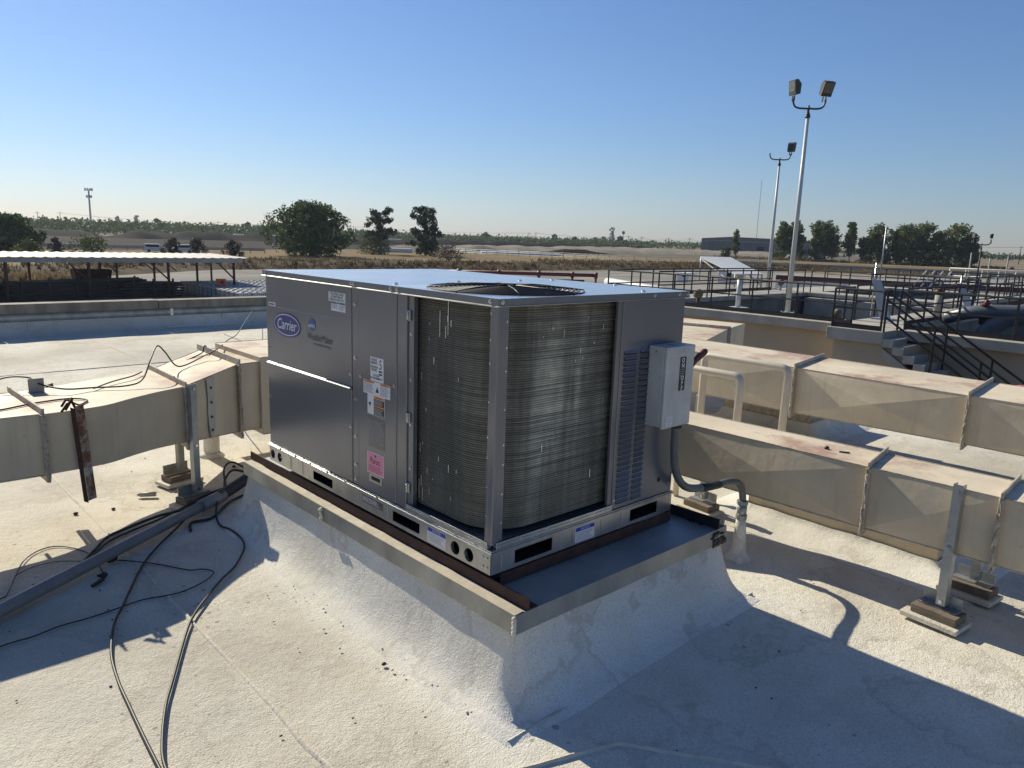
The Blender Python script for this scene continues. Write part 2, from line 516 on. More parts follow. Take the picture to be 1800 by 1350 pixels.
# ------------------------------------------------------------------ roof curb under the unit
def cove_loop(rect, prof, namp=.008, step=.05, seed=0.):
    """vertical wall that flares out at its foot, run round a rectangle; mitred, slightly rounded at the corners"""
    (x0, y0, x1, y1) = rect
    corners = [(x0, y1), (x0, y0), (x1, y0), (x1, y1)]
    ring = []
    for i in range(4):
        a, b = Vector((*corners[i], 0)), Vector((*corners[(i+1) % 4], 0))
        n = max(2, int((b-a).length/step))
        d = (b-a).normalized(); nrm = Vector((d.y, -d.x, 0))
        pd = (a - Vector((*corners[(i-1) % 4], 0))).normalized(); pn = Vector((pd.y, -pd.x, 0))
        for j in range(n):
            m = (nrm + pn) if j == 0 else nrm
            ring.append((a.lerp(b, j/n), m, j == 0))
    vs = []
    for (p, m, corner) in ring:
        for (o, z) in prof:
            k = 0 if o == 0 and z > .2 else namp
            oo = o*(.94 if corner else 1)
            q = p + m*oo
            w = mnoise.noise(Vector((p.x*7+seed, p.y*7, z*9)))*k + mnoise.noise(Vector((p.x*1.7+seed, p.y*1.7, z*3)))*k*1.6
            vs.append(q + m*w*(1 if o > 0 else .4) + Vector((0, 0, (w*.8 if .004 < z < .12 else 0) + z)))
    k = len(prof); n = len(ring)
    fs = [(i*k+c, ((i+1) % n)*k+c, ((i+1) % n)*k+c+1, i*k+c+1) for i in range(n) for c in range(k-1)]
    return vs, fs
curb = thing('roof_curb', (0, 0, 0), 'low white coated curb with metal cap that the big grey air conditioner sits on', 'roof curb')
PROF = [(0, .335), (.007, .275), (.018, .22), (.030, .172), (.043, .127), (.060, .086), (.082, .052), (.106, .027), (.130, .011), (.160, .003), (.19, -.012)]
mb = MB(); vs, fs = cove_loop((-.045, -.195, 1.365, 2.175), PROF, .0032, .045); mb.add(vs, fs, 0, True)
mb.build('cove_wall', 'cove', curb)
# cap flashing: turned-down skirt and pan
mb = MB()
def wavy_skirt(mb, a, b, nrm, zt, zb, th, amp, seed):
    a, b, nrm = Vector(a), Vector(b), Vector(nrm); n = int((b-a).length/.06)
    vs = []
    for i in range(n+1):
        p = a.lerp(b, i/n); w = amp*mnoise.noise(Vector((i*.21+seed, seed, 0))); w2 = .006*mnoise.noise(Vector((i*.13, seed, 4)))
        vs += [p + Vector((0,0,zt)) - nrm*th, p + Vector((0,0,zt)), p + nrm*(w+.004) + Vector((0,0,zb+w2)), p + nrm*(w+.002-th) + Vector((0,0,zb+w2))]
    mb.add(vs, [(i*4+c, i*4+(c+1) % 4, (i+1)*4+(c+1) % 4, (i+1)*4+c) for i in range(n) for c in range(4)] + [(0,1,2,3), (n*4+3, n*4+2, n*4+1, n*4)], 0, False)
CX0, CX1, CY0, CY1 = -.066, 1.385, -.216, 2.196
wavy_skirt(mb, (CX0, CY1, 0), (CX0, CY0, 0), (-1, 0, 0), .388, .312, .003, .006, 1.3)
wavy_skirt(mb, (CX0, CY0, 0), (CX1, CY0, 0), (0, -1, 0), .388, .310, .003, .005, 5.1)
wavy_skirt(mb, (CX1, CY0, 0), (CX1, CY1, 0), (1, 0, 0), .388, .310, .003, .005, 8.1)
wavy_skirt(mb, (CX1, CY1, 0), (CX0, CY1, 0), (0, 1, 0), .388, .310, .003, .005, 3.1)
mb.build('cap_skirt', 'galv_old', curb)
mb = MB(); n = 30; vs = []
for j in range(n+1):
    for i in range(13):
        x = CX0 + (CX1-CX0)*i/12; y = CY0 + (CY1-CY0)*j/n
        e = 0 if i in (0, 12) or j in (0, n) else 1
        vs.append((x, y, .388 + e*.004*mnoise.noise(Vector((x*3, y*3, 1)))))
mb.add(vs, [(j*13+i, j*13+i+1, (j+1)*13+i+1, (j+1)*13+i) for j in range(n) for i in range(12)], 0, True)
mb.build('cap_pan', 'galv_blue', curb)
mb = MB(); vs = []; n = 60      # sunlight on the pan edge left of the angle, painted as a beige strip, and its fold over the skirt
for i in range(n+1):
    y = CY0+.004 + (CY1-CY0-.008)*i/n; w = .050 + .010*mnoise.noise(Vector((y*6, 2, 0)))
    vs += [(CX0+.001, y, .3895), (CX0+w, y, .3925)]
mb.add(vs, [(i*2, i*2+1, i*2+3, i*2+2) for i in range(n)], 0, True)
mb.build('painted_sun_strip', 'sun_beige', curb)
mb = MB()
for k in range(9):
    mb.ell((CX0-.004+rnd.uniform(-.003,.003), CY0-.004, .318+.008*k), (.010, .010, .008), 8, 5)
for k in range(6): mb.ell((CX0-.010, 1.235+rnd.uniform(-.012,.012), .325+.011*k), (.007, .013, .010), 7, 5)
mb.build('corner_caulk', 'seam', curb)
mb = MB()
for k in range(26):
    mb.ell((1.30+rnd.uniform(0,.082)-.03*(k%3), CY0-.007, .312+rnd.uniform(0,.06)*(k%2)), (.010+rnd.uniform(0,.012), .004, .004+rnd.uniform(0,.01)), 7, 5)
for k in range(8): mb.ell((1.33+rnd.uniform(-.05,.04), CY0+.03+.02*k, .391), (.012, .008, .003), 7, 5)
mb.build('tar_patch', 'black', curb)

# lap of the coating along the curb's long foot
ridge('roof_seam', [(-.176, 2.25, 0), (-.168, 1.5, 0), (-.180, .7, 0), (-.172, .1, 0), (-.150, -.30, 0)], .022, .006, .7, 'cove', .02)
# rusty steel angles under the two long rails and one cross angle
def angle_iron(name, a, b, up, leg, mat, label, th=.006):
    t = thing(name, a, label, 'steel angle', 'steel angles the air conditioner sits on')
    a, b = Vector(a), Vector(b); d = (b-a).normalized(); s = Vector((-d.y, d.x, 0))
    mb = MB()
    def slab(p0, p1):
        mb.add([a+p0, b+p0, b+p1, a+p1] + [v + (s*th if abs((p1-p0).z) > .01 else Vector((0,0,th))) for v in (a+p0, b+p0, b+p1, a+p1)],
               [(0,1,2,3), (7,6,5,4), (0,4,5,1), (1,5,6,2), (2,6,7,3), (3,7,4,0)], 0)
    slab(Vector((0,0,0)), Vector((0,0,up)))
    m1 = mb.build('upright_leg', mat, t)
    mb = MB(); slab(s*(th if leg > 0 else 0), s*leg)
    mb.build('flat_leg', mat, t)
    return t
angle_iron('steel_angle', (-.012, 2.215, .394), (-.004, -.225, .394), .046, .05, 'rust', 'long rusty steel angle under the left side rail of the air conditioner')
angle_iron('steel_angle', (1.215, 2.20, .394), (1.295, -.225, .394), .050, .05, 'black_metal', 'dark steel angle under the far right rail, its end sticking out past the curb')
angle_iron('steel_angle', (.05, -.004, .394), (1.20, -.004, .394), .050, .05, 'rust', 'rusty steel angle lying under the end rail below the curved coil')

# ------------------------------------------------------------------ the packaged rooftop unit
W, L, ZB, ZT = 1.19, 1.955, .452, 1.548
unit = thing('air_conditioner', (0, 0, ZB), 'large grey packaged rooftop air conditioner with curved coils and a top fan', 'air conditioner')

def plate_holes(mb, org, u, v, U, V, th, rects=(), rounds=(), mi=0):
    """sheet U x V with real openings; u,v directions; thickness goes against u x v"""
    org, u, v = Vector(org), Vector(u), Vector(v); n = u.cross(v)
    cuts = sorted([(r[0], r[1], 'r', r) for r in rects] + [(c[0]-c[2]*1.25, c[0]+c[2]*1.25, 'c', c) for c in rounds])
    P = lambda a, b, d=0: org + u*a + v*b - n*d
    def slab(a0, a1, b0, b1):
        if a1-a0 < 1e-5 or b1-b0 < 1e-5: return
        mb.add([P(a0,b0),P(a1,b0),P(a1,b1),P(a0,b1),P(a0,b0,th),P(a1,b0,th),P(a1,b1,th),P(a0,b1,th)],
               [(0,1,2,3),(7,6,5,4),(0,4,5,1),(1,5,6,2),(2,6,7,3),(3,7,4,0)], mi)
    x = 0
    for a0, a1, k, q in cuts:
        slab(x, a0, 0, V)
        if k == 'r':
            slab(a0, a1, 0, q[2]); slab(a0, a1, q[3], V)
        else:
            cu, cv, rx, ry = q; N = 32; vs = []
            for i in range(N):
                t = 2*math.pi*(i+.5)/N; c, s_ = math.cos(t), math.sin(t)
                k_ = min(((a1-a0)/2)/abs(c) if abs(c) > 1e-6 else 9, ((V-cv) if s_ > 0 else cv)/abs(s_) if abs(s_) > 1e-6 else 9)
                vs += [P(cu + c*k_, cv + s_*k_), P(cu + c*rx, cv + s_*ry), P(cu + c*rx, cv + s_*ry, th*5)]
            mb.add(vs, [(i*3+e, ((i+1) % N)*3+e, ((i+1) % N)*3+e+1, i*3+e+1) for i in range(N) for e in range(2)], mi)
            for (sa, sb) in ((a0, 0), (a1, 0), (a1, V), (a0, V)):   # little corner fills
                best = sorted(range(N), key=lambda i: (vs[i*3]-P(sa, sb)).length)[:2]
                mb.add([P(sa, sb), vs[best[0]*3], vs[best[1]*3]], [(0, 1, 2)], mi)
        x = a1
    slab(x, U, 0, V)

# base rail: each side its own sheet
rail = MB()
H = .089
u_l = lambda y: L - y          # along the long side, from far end (y = L) towards the near corner
plate_holes(rail, (-.004, L+.006, ZB), (0,-1,0), (0,0,1), L+.010, H, .003,
            rects=[(u_l(1.434), u_l(1.231), .018, .064), (u_l(.680), u_l(.470), .018, .066)],
            rounds=[(u_l(1.917), .041, .027, .027), (u_l(1.830), .041, .027, .027), (u_l(.217), .041, .029, .029), (u_l(.127), .041, .029, .029)])
rail.build('side_base_rail', 'galv', unit)
rail = MB()
plate_holes(rail, (-.004, -.004, ZB), (1,0,0), (0,0,1), W+.010, H, .003, rects=[(.129, .346, .016, .074), (.872, 1.082, .016, .074)])
rail.build('end_base_rail', 'galv', unit)
rail = MB(); rail.box((-.004, L+.006, ZB), (W+.006, L+.003, ZB+H)); rail.box((W+.003, -.001, ZB), (W+.006, L+.003, ZB+H))
rail.build('rear_base_rail', 'galv', unit)
mb = MB()   # stepped top lips of the rail, bright where they face the sky
mb.box((-.012, -.012, ZB+H+.001), (.012, L+.012, ZB+H+.006)); mb.box((-.008, -.008, ZB+H+.007), (.012, L+.008, ZB+H+.013))
mb.box((.013, -.012, ZB+H+.001), (W+.012, .012, ZB+H+.006)); mb.box((.013, -.008, ZB+H+.007), (W+.008, .012, ZB+H+.013))
mb.build('rail_lip', 'galv', unit, bev=.0012)
for y in (1.70, 1.56, .98, .73):   # pressed stiffening ribs in the rail
    mb = MB(); mb.box((-.0065, y-.004, ZB+.012), (-.004, y+.004, ZB+H-.012)); mb.build('rail_rib', 'galv', unit, bev=.001)
for x in (.055, .47, .66, .80):
    mb = MB(); mb.box((x-.004, -.0065, ZB+.012), (x+.004, -.004, ZB+H-.012)); mb.build('rail_rib', 'galv', unit, bev=.001)
mb = MB(); mb.box((.02, .02, ZB+.003), (W-.02, L-.02, ZB+.006)); mb.box((.10, .10, ZB+.007), (W-.1, L-.1, ZB+H-.004))
mb.build('base_cavity', 'dark', unit)

# cabinet: inner bulkheads and floor pan (seen through the coil opening), then the outer sheets
mb = MB()
mb.box((.012, .030, .553), (.74, .60, .572))
mb.build('base_pan', 'galv', unit)
mb = MB(); mb.box((.03, .60, .575), (W-.006, .612, 1.51)); mb.box((.745, .05, .575), (.757, .60, 1.51))
mb.build('bulkhead', 'black_metal', unit)
mb = MB(); mb.box((W-.004, .012, .553), (W, L-.012, 1.517)); mb.box((.012, L-.004, .553), (W-.012, L, 1.517))
mb.build('rear_panel', 'cabinet', unit)
def panel(name, y0, y1, z0, z1, proud, th=.022, bev=.003):
    mb = MB(); mb.box((-proud, y0, z0), (th-proud, y1, z1)); return mb.build(name, 'cabinet', unit, bev=bev)
panel('filter_access_panel', 1.0395, L-.012, 1.040, 1.516, .004)
panel('blower_access_panel', 1.0395, L-.012, .556, 1.026, .004)
panel('mid_post', .980, 1.0365, .556, 1.517, .001)
panel('control_access_panel', .660, .977, .556, 1.517, .004)
panel('coil_side_post', .585, .657, .556, 1.517, .002)
mb = MB(); mb.box((.006, .545, .556), (.030, .585, 1.517)); mb.build('coil_side_flange', 'cabinet', unit, bev=.002)
mb = MB()   # grip ledge between the two panels
mb.prism([(-.004, 1.0395, 1.027), (-.018, 1.0395, 1.030), (-.018, 1.0395, 1.0335), (-.004, 1.0395, 1.039)], (0, L-.014-1.0395, 0))
mb.build('grip_ledge', 'galv', unit)
mb = MB(); mb.box((-.002, L-.012, .556), (.020, L, 1.517)); mb.build('rear_corner_post', 'cabinet', unit, bev=.003)
# near corner post, folded sheet with screw flanges on both faces
mb = MB(); mb.box((-.002, -.002, .575), (.020, .030, 1.517)); mb.box((.0005, .030, .575), (.014, .046, 1.517))
mb.build('corner_post', 'cabinet', unit, bev=.003)
mb = MB(); mb.box((.020, .0005, .575), (.040, .014, 1.517)); mb.box((.040, .004, .575), (.060, .014, 1.517))
mb.build('corner_post_flange', 'cabinet', unit, bev=.002)
mb = MB(); mb.box((.700, .002, .575), (.728, .018, 1.517)); mb.build('coil_end_post', 'cabinet', unit, bev=.002)
mb = MB(); mb.box((.7285, -.002, .556), (W-.014, .010, 1.517)); mb.build('end_panel', 'cabinet', unit, bev=.003)
mb = MB(); mb.box((W-.014, -.001, .556), (W, .014, 1.517)); mb.build('far_corner_post', 'cabinet', unit, bev=.003)
# galvanised sill below the coil openings
mb = MB()
mb.box((-.006, .02, ZB+H+.014), (.016, .58, ZB+H+.030)); mb.box((-.0065, .02, ZB+H+.031), (-.003, .58, ZB+H+.042))
mb.box((.022, -.006, ZB+H+.014), (.728, .016, ZB+H+.030)); mb.box((.022, -.0065, ZB+H+.031), (.728, -.003, ZB+H+.042))
mb.build('coil_sill', 'galv', unit, bev=.0015)
# louvres pressed out of the end panel
slat = MB()
slat.prism([(0, 0, .008), (0, -.010, -.002), (0, -.008, -.005), (0, 0, -.004)], (1, 0, 0))
slat_me = slat.mesh('louvre_slat', 'cabinet')
gap_me = MB().box((0, -.0006, -.013), (1, 0, -.0042)).mesh('louvre_gap', 'dark')
for (x0, x1) in ((.752, .842), (.866, .935)):
    for i in range(28):
        z = .590 + .0258*i
        s_ = bpy.data.objects.new('louvre_slat', slat_me); C.objects.link(s_); s_.parent = unit
        s_.location = (x0, -.0022, z - ZB); s_.scale = (x1-x0, 1, 1)
        g_ = bpy.data.objects.new('louvre_gap', gap_me); C.objects.link(g_); g_.parent = s_
        g_.location = (0, 0, 0)

# condenser coil: one L-shaped slab with a round corner behind the post, tubes as real ridges
def coil_path(off, zs=None):
    r = .20; a = .040 - off; pts = []
    pts.append((a, .575))
    for i in range(5): pts.append((a, .575 - (.575-.045-r)*(i+1)/5 if i < 4 else .045 + r))
    for i in range(1, 13):
        t = math.pi/2*i/12
        pts.append((.040 + r - (r+off)*math.cos(t), .045 + r - (r+off)*math.sin(t)))
    x0 = pts[-1][0]
    for i in range(6): pts.append((x0 + (.735-x0)*(i+1)/6, .045 - off))
    return pts
mb = MB()
po, pi_ = coil_path(0), coil_path(-.03)
k = len(po); vs = []
for (p, q) in zip(po, pi_):
    vs += [(p[0], p[1], .590), (p[0], p[1], 1.512), (q[0], q[1], 1.512), (q[0], q[1], .590)]
mb.add(vs, [(i*4, (i+1)*4, (i+1)*4+1, i*4+1) for i in range(k-1)], 0, True)
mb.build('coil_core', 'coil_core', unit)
mb = MB(); pt = coil_path(.0015)
for j in range(96):
    z = .597 + j*.0095
    sag = [0]*len(pt)
    mb.tube([(p[0], p[1], z + s_) for p, s_ in zip(pt, sag)], .0026, 4, 0, False)
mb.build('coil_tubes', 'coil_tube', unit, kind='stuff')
mb = MB(); pw = coil_path(.0045)
def scuff(face, a, z, h, w):
    if face == 'l': mb.box((.0345, a-w/2, z-h/2), (.0355, a+w/2, z+h/2))
    else: mb.box((a-w/2, .0395, z-h/2), (a+w/2, .0405, z+h/2))
sr = random.Random(5)
for k in range(16): scuff('l', sr.uniform(.27, .54), sr.uniform(.62, 1.47), sr.uniform(.008, .035), sr.uniform(.0015, .004))
for y, z, h in ((.40, 1.41, .11), (.345, 1.45, .16), (.36, 1.38, .05), (.535, .66, .09), (.52, .70, .05), (.51, .64, .06), (.53, .85, .04)): scuff('l', y, z, h, .003)
for k in range(14): scuff('r', sr.uniform(.26, .68), sr.uniform(.64, 1.45), sr.uniform(.006, .05), sr.uniform(.0015, .005))
mb.build('bent_fins', 'coil_scuff', unit, kind='stuff')

# lid: sheet with a round fan opening, folded skirt and a bright drip lip
FX, FY, FR = .352, .345, .325
mb = MB()
x0, x1, y0, y1 = -.014, W+.014, -.014, L+.014
N = 64; vs = []
bx0, bx1, by0, by1 = x0, .735, y0, .72
for i in range(N):
    t = 2*math.pi*i/N; c, s_ = math.cos(t), math.sin(t)
    k = min(((bx1-FX) if c > 0 else (FX-bx0))/max(abs(c), 1e-6), ((by1-FY) if s_ > 0 else (FY-by0))/max(abs(s_), 1e-6))
    vs += [(FX+c*k, FY+s_*k, ZT), (FX+c*(FR+.025), FY+s_*(FR+.025), ZT+.0005), (FX+c*FR, FY+s_*FR, ZT+.006), (FX+c*(FR-.004), FY+s_*(FR-.004), ZT+.003), (FX+c*(FR-.004), FY+s_*(FR-.004), ZT-.002)]
mb.add(vs, [(i*5+e, ((i+1) % N)*5+e, ((i+1) % N)*5+e+1, i*5+e+1) for i in range(N) for e in range(4)], 0, True)
for (sx, sy) in ((bx0,by0),(bx1,by0),(bx1,by1),(bx0,by1)):
    b2 = sorted(range(N), key=lambda i: (Vector(vs[i*5])-Vector((sx,sy,ZT))).length)[:2]
    mb.add([(sx,sy,ZT), vs[b2[0]*5], vs[b2[1]*5]], [(0,1,2)], 0)
def sheet(ax, bx, ay, by, nx, ny, amp):
    g = []
    for j in range(ny+1):
        for i in range(nx+1):
            x = ax+(bx-ax)*i/nx; y = ay+(by-ay)*j/ny
            e = 0 if (i in (0,nx) or j in (0,ny)) else 1
            g.append((x, y, ZT + e*amp*(mnoise.noise(Vector((x*2.3, y*2.3, 3))) + .25)))
    mb.add(g, [(j*(nx+1)+i, j*(nx+1)+i+1, (j+1)*(nx+1)+i+1, (j+1)*(nx+1)+i) for j in range(ny) for i in range(nx)], 0, True)
sheet(bx1, x1, y0, by1, 8, 10, .0016)
sheet(x0, x1, by1, y1, 16, 16, .0035)
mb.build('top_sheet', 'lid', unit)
mb = MB(); vs = []
for i in range(N):
    t = 2*math.pi*i/N; c, s_ = math.cos(t), math.sin(t)
    vs += [(FX+c*(FR-.005), FY+s_*(FR-.005), ZT-.001), (FX+c*(FR-.03), FY+s_*(FR-.03), ZT-.02), (FX+c*(FR-.055), FY+s_*(FR-.055), ZT-.06), (FX+c*(FR-.06), FY+s_*(FR-.06), ZT-.14)]
mb.add(vs, [(i*4+e, ((i+1) % N)*4+e, ((i+1) % N)*4+e+1, i*4+e+1) for i in range(N) for e in range(3)], 0, True)
mb.build('fan_orifice', 'black_metal', unit)
mb = MB()
zk = 1.522
mb.box((x0, y0, zk), (x0+.002, y1, ZT-.0005)); mb.box((x1-.002, y0, zk), (x1, y1, ZT-.0005))
mb.box((x0+.002, y0, zk), (x1-.002, y0+.002, ZT-.0005)); mb.box((x0+.002, y1-.002, zk), (x1-.002, y1, ZT-.0005))
mb.build('top_skirt', 'cabinet', unit)
mb = MB()
mb.prism([(x0-.0005, y0-.006, zk), (x0-.007, y0-.006, zk-.003), (x0-.007, y0-.006, zk-.0055), (x0+.008, y0-.006, zk-.0055), (x0+.008, y0-.006, zk)], (0, y1-y0+.006, 0))
mb.prism([(x0+.009, y0-.0005, zk), (x0+.009, y0-.0045, zk-.002), (x0+.009, y0-.0045, zk-.0045), (x0+.009, y0+.008, zk-.0045), (x0+.009, y0+.008, zk)], (x1-x0-.009, 0, 0))
mb.build('drip_lip', 'galv', unit)
# fan guard of concentric wires, with the fan under it
mb = MB()
for k in range(15):
    rr = .055 + k*(FR+.012-.055)/14
    dome = .006 + .010*(1-(rr/FR)**2)
    mb.ring((FX, FY, ZT+dome), rr, .0026, 56, 4)
for k in range(8):
    a = math.pi*2*k/8 + .2
    mb.tube([(FX+math.cos(a)*.05, FY+math.sin(a)*.05, ZT+.021), (FX+math.cos(a)*.2, FY+math.sin(a)*.2, ZT+.017), (FX+math.cos(a)*(FR+.02), FY+math.sin(a)*(FR+.02), ZT+.006)], .0032, 5)
mb.build('fan_guard', 'black_metal', unit)
fan_o = MB(); fan_o.tube([(FX, FY, ZT-.20), (FX, FY, ZT-.10)], .05, 16)
hub = fan_o.build('fan_hub', 'black_metal', unit)
for k in range(4):
    a = math.pi/2*k + .5; mb = MB(); g = []
    for i in range(5):
        for j in range(2):
            r_ = .05 + (.30-.05)*i/4; t = a + (j-.5)*(.9-.08*i); g.append((FX+r_*math.cos(t), FY+r_*math.sin(t), ZT-.17 + j*.05))
    mb.add(g, [(i*2, i*2+1, i*2+3, i*2+2) for i in range(4)], 0, True)
    b_ = mb.build('fan_blade', 'black_metal', hub)
mb = MB(); mb.tube([(FX, FY, .80), (FX, FY, ZT-.21)], .075, 16); mb.build('fan_motor', 'black_metal', unit)

# screws: one shared mesh, each an object
sc = MB()
sc.tube([(0,0,0), (0,0,.0015)], .0095, 10); sc.tube([(0,0,.0015), (0,0,.0065)], .0058, 6, smooth=False)
screw_me = sc.mesh('screw', 'screw')
def screw(p, face, s_=1.):
    o = bpy.data.objects.new('screw', screw_me); C.objects.link(o); o.parent = unit
    o.location = Vector(p) - Vector((0,0,ZB))
    o.rotation_euler = {'l': (0, -math.pi/2, 0), 'r': (math.pi/2, 0, 0), 't': (0,0,0)}[face]
    o.scale = (s_, s_, s_)
for y in (1.018, .996, .690, .640): screw((x0-.0003, y, 1.535), 'l')
for y in (.03, 1.93): screw((x0-.0003, y, 1.535), 'l')
for x in (.006, .93, 1.12, 1.19): screw((x, y0-.0003, 1.535), 'r')
for z in (1.44, 1.185, .985, .80, .66, .585): screw((-.0015, 1.008, z), 'l')
for z in (1.10, .84): screw((-.0045, 1.048, z), 'l', .9)
for z in (1.105,): screw((-.0045, .957, z), 'l', .9); screw((-.0045, .674, z), 'l', .9)
for z in (1.12, .83): screw((-.0045, L-.022, z), 'l', .9)
for y in (1.80, 1.62, 1.45, 1.27, 1.09, .80): screw((-.0125, y, ZB+H+.010), 'l', .9)
for z in (1.35, 1.15, .95, .75): screw((.0055, .562, z), 'l', .7)
for z in (1.46, 1.36, 1.27, 1.12, .98, .90, .78, .66): screw((.049, .0035, z), 'r', .5); screw((.0, .038, z+.03), 'l', .5)
for x in (.15, .30, .45, .60): screw((x, -.007, ZB+H+.037), 'r', .6)
for y in (.12, .25, .38, .50): screw((-.007, y, ZB+H+.037), 'l', .6)
for (dx, dz) in ((.02,.025), (.045,.025), (.02,.065), (.045,.065)): screw((-.0045, dx, ZB+dz), 'l', .7)
for x, z in ((.74, .60), (1.165, .60), (1.165, 1.2)): screw((x, -.0025, z), 'r', .7)
for (x, y) in ((.06, .76), (.45, .80), (.86, .80), (1.10, .80), (.03, .30), (.93, .05), (1.15, .40), (.30, .05)): screw((x, y, ZT+.001), 't', 1.2)
for z in (1.43, .98, .66):      # clear plastic clips holding the coil edge
    mb = MB(); mb.box((-.004, .560, z-.022), (.004, .580, z+.022)); mb.tube([(-.007, .570, z-.018), (-.007, .570, z+.018)], .006, 8)
    mb.build('coil_clip', 'galv', unit, bev=.002)
mb = MB(); mb.tube([(1.078, -.0026, .634), (1.078, -.0032, .634)], .012, 16, smooth=False); mb.build('knockout_hole', 'dark', unit)

# labels and lettering ------------------------------------------------
LR, UP = (0, -1, 0), (0, 0, 1)
def sticker(face, a0, a1, z0, z1, mat, name, proud=.0052, th=.0007, parent=None, label=None):
    mb = MB()
    if face == 'l': mb.box((-proud, a0, z0), (-proud+th, a1, z1))
    else: mb.box((a0, -proud, z0), (a1, -proud+th, z1))
    o = mb.build(name, mat, parent or unit)
    if label: o['label'] = label
    return o
def print_lines(face, a0, a1, z0, z1, n, mat, parent, proud, duty=.42, seed=1):
    """rows of print too fine to read, as bars of ink"""
    q = random.Random(seed); mb = MB(); dz = (z1-z0)/n
    for i in range(n):
        z = z1 - dz*(i+.5); x = a0; end = a1 - (a1-a0)*q.uniform(0, .25)
        while x < end:
            w = q.uniform(.05, .16)*(a1-a0); e = min(end, x+w)
            if face == 'l': mb.box((-proud, (a0+a1)-x, z-dz*duty/2), (-proud+.0003, (a0+a1)-e, z+dz*duty/2))
            else: mb.box((x, -proud, z-dz*duty/2), (e, -proud+.0003, z+dz*duty/2))
            x = e + .025*(a1-a0)
    return mb.build('fine_print', mat, parent)
def ltext(s_, size, y, z, mat, parent, proud=.0062, **kw):
    return text_part(s_, size, LR, UP, (-proud, y, z), mat, parent, **kw)
def disc(face, cy, cz, ry, rz, mat, name, proud, parent, th=.0006, r_in=0):
    mb = MB(); N = 48; vs = []
    for i in range(N):
        t = 2*math.pi*i/N
        vs.append((-proud, cy+ry*math.cos(t), cz+rz*math.sin(t)))
    if r_in:
        vs += [(-proud, cy+(ry-r_in)*math.cos(2*math.pi*i/N), cz+(rz-r_in)*math.sin(2*math.pi*i/N)) for i in range(N)]
        mb.add(vs, [(i, (i+1) % N, N+(i+1) % N, N+i) for i in range(N)])
    else:
        mb.add(vs + [(-proud+th, v[1], v[2]) for v in vs], [tuple(range(N)), tuple(range(2*N-1, N-1, -1))] + [(i, N+i, N+(i+1) % N, (i+1) % N) for i in range(N)])
    return mb.build(name, mat, parent)
# oval emblem
em = disc('l', 1.705, 1.267, .158, .066, 'blue', 'oval_emblem', .0060, unit)
em['label'] = 'dark blue oval emblem with white script'
disc('l', 1.705, 1.267, .148, .058, 'white_print', 'emblem_rim', .0064, em, r_in=.0055)
ltext('Carrier', .080, 1.707, 1.266, 'white_print', em, .0066, shear=.22, width=.95, bold=.0008, spacing=.98)
# globe mark and wording on the filter panel
gl = disc('l', 1.423, 1.299, .036, .032, 'blue2', 'globe_mark', .0060, unit)
mb = MB()
for q in range(2):
    a = [(-.0064, 1.423 + .036 - .072*i/8, 1.288 + .014*math.sin(math.pi*(.15+.6*i/8)) - .004*i/8 - q*.009) for i in range(9)]
    vs = [p for p in a] + [(p[0], p[1], p[2]-.005*(1-q*.3)) for p in a]
    mb.add([v for v in vs if True], [(i, i+1, 10+i, 9+i) for i in range(8)])
mb.build('globe_swoosh', 'white_print', gl)
wm = ltext('WeatherMaker', .054, 1.343, 1.237, 'ink_dim', unit, .0048, name='product_lettering', width=.78)
text_part('with ecoblue technology', .021, LR, UP, (-.0048, 1.325, 1.204), 'ink_dim', unit, name='tagline_lettering', width=.85)
mb = MB(); mb.box((-.0043, 1.20, 1.352), (-.0048, 1.945, 1.3545)); mb.build('scratch_line', 'ink_grey', unit)
t = sticker('l', 1.835, 1.918, 1.355, 1.375, 'white_print', 'small_tag'); print_lines('l', 1.845, 1.910, 1.358, 1.372, 1, 'ink', t, .0056, .6)
t = sticker('l', 1.089, 1.248, 1.436, 1.482, 'white_print', 'filter_label')
ltext('FOR FILTER ACCESS\nLIFT BOTTOM OF\nPANEL UP AND OUT', .0145, 1.1685, 1.459, 'ink', t, .0056, bold=.0004, line=.95)
t = sticker('l', 1.089, 1.224, 1.391, 1.4355, 'white_print', 'important_label')
sticker('l', 1.092, 1.221, 1.427, 1.4345, 'green', 'label_heading', .0056, .0003, t); ltext('IMPORTANT', .0065, 1.156, 1.4308, 'white_print', t, .0059)
print_lines('l', 1.095, 1.150, 1.398, 1.424, 6, 'ink_grey', t, .0056, .5, 3); print_lines('l', 1.160, 1.219, 1.403, 1.424, 5, 'ink_grey', t, .0056, .5, 4)
t = sticker('l', .761, .870, 1.101, 1.213, 'white_print', 'stack_height_label')
ltext('STACK\nHEIGHT', .0150, .838, 1.193, 'ink', t, .0056, bold=.0005); ltext('HAUTEUR\nDE PILE', .0135, .838, 1.160, 'ink', t, .0056, bold=.0005)
ltext('ALTURA\nDE APILAMIENTO', .0130, .820, 1.122, 'ink', t, .0056, bold=.0004); ltext('5', .062, .785, 1.180, 'ink', t, .0056, width=.85)
sticker('l', .772, .799, 1.147, 1.155, 'ink', 'ink_bar', .0056, .0003, t); sticker('l', .772, .799, 1.134, 1.142, 'ink', 'ink_bar', .0056, .0003, t)
t = sticker('l', .706, .931, 1.034, 1.0985, 'white_print', 'warning_label', .0055)
sticker('l', .838, .928, 1.088, 1.097, 'orange', 'label_heading', .0060, .0003, t); sticker('l', .709, .788, 1.088, 1.097, 'orange', 'label_heading', .0060, .0003, t)
ltext('WARNING', .0085, .883, 1.0925, 'ink', t, .0063); ltext('WARNING', .0085, .749, 1.0925, 'ink', t, .0063)
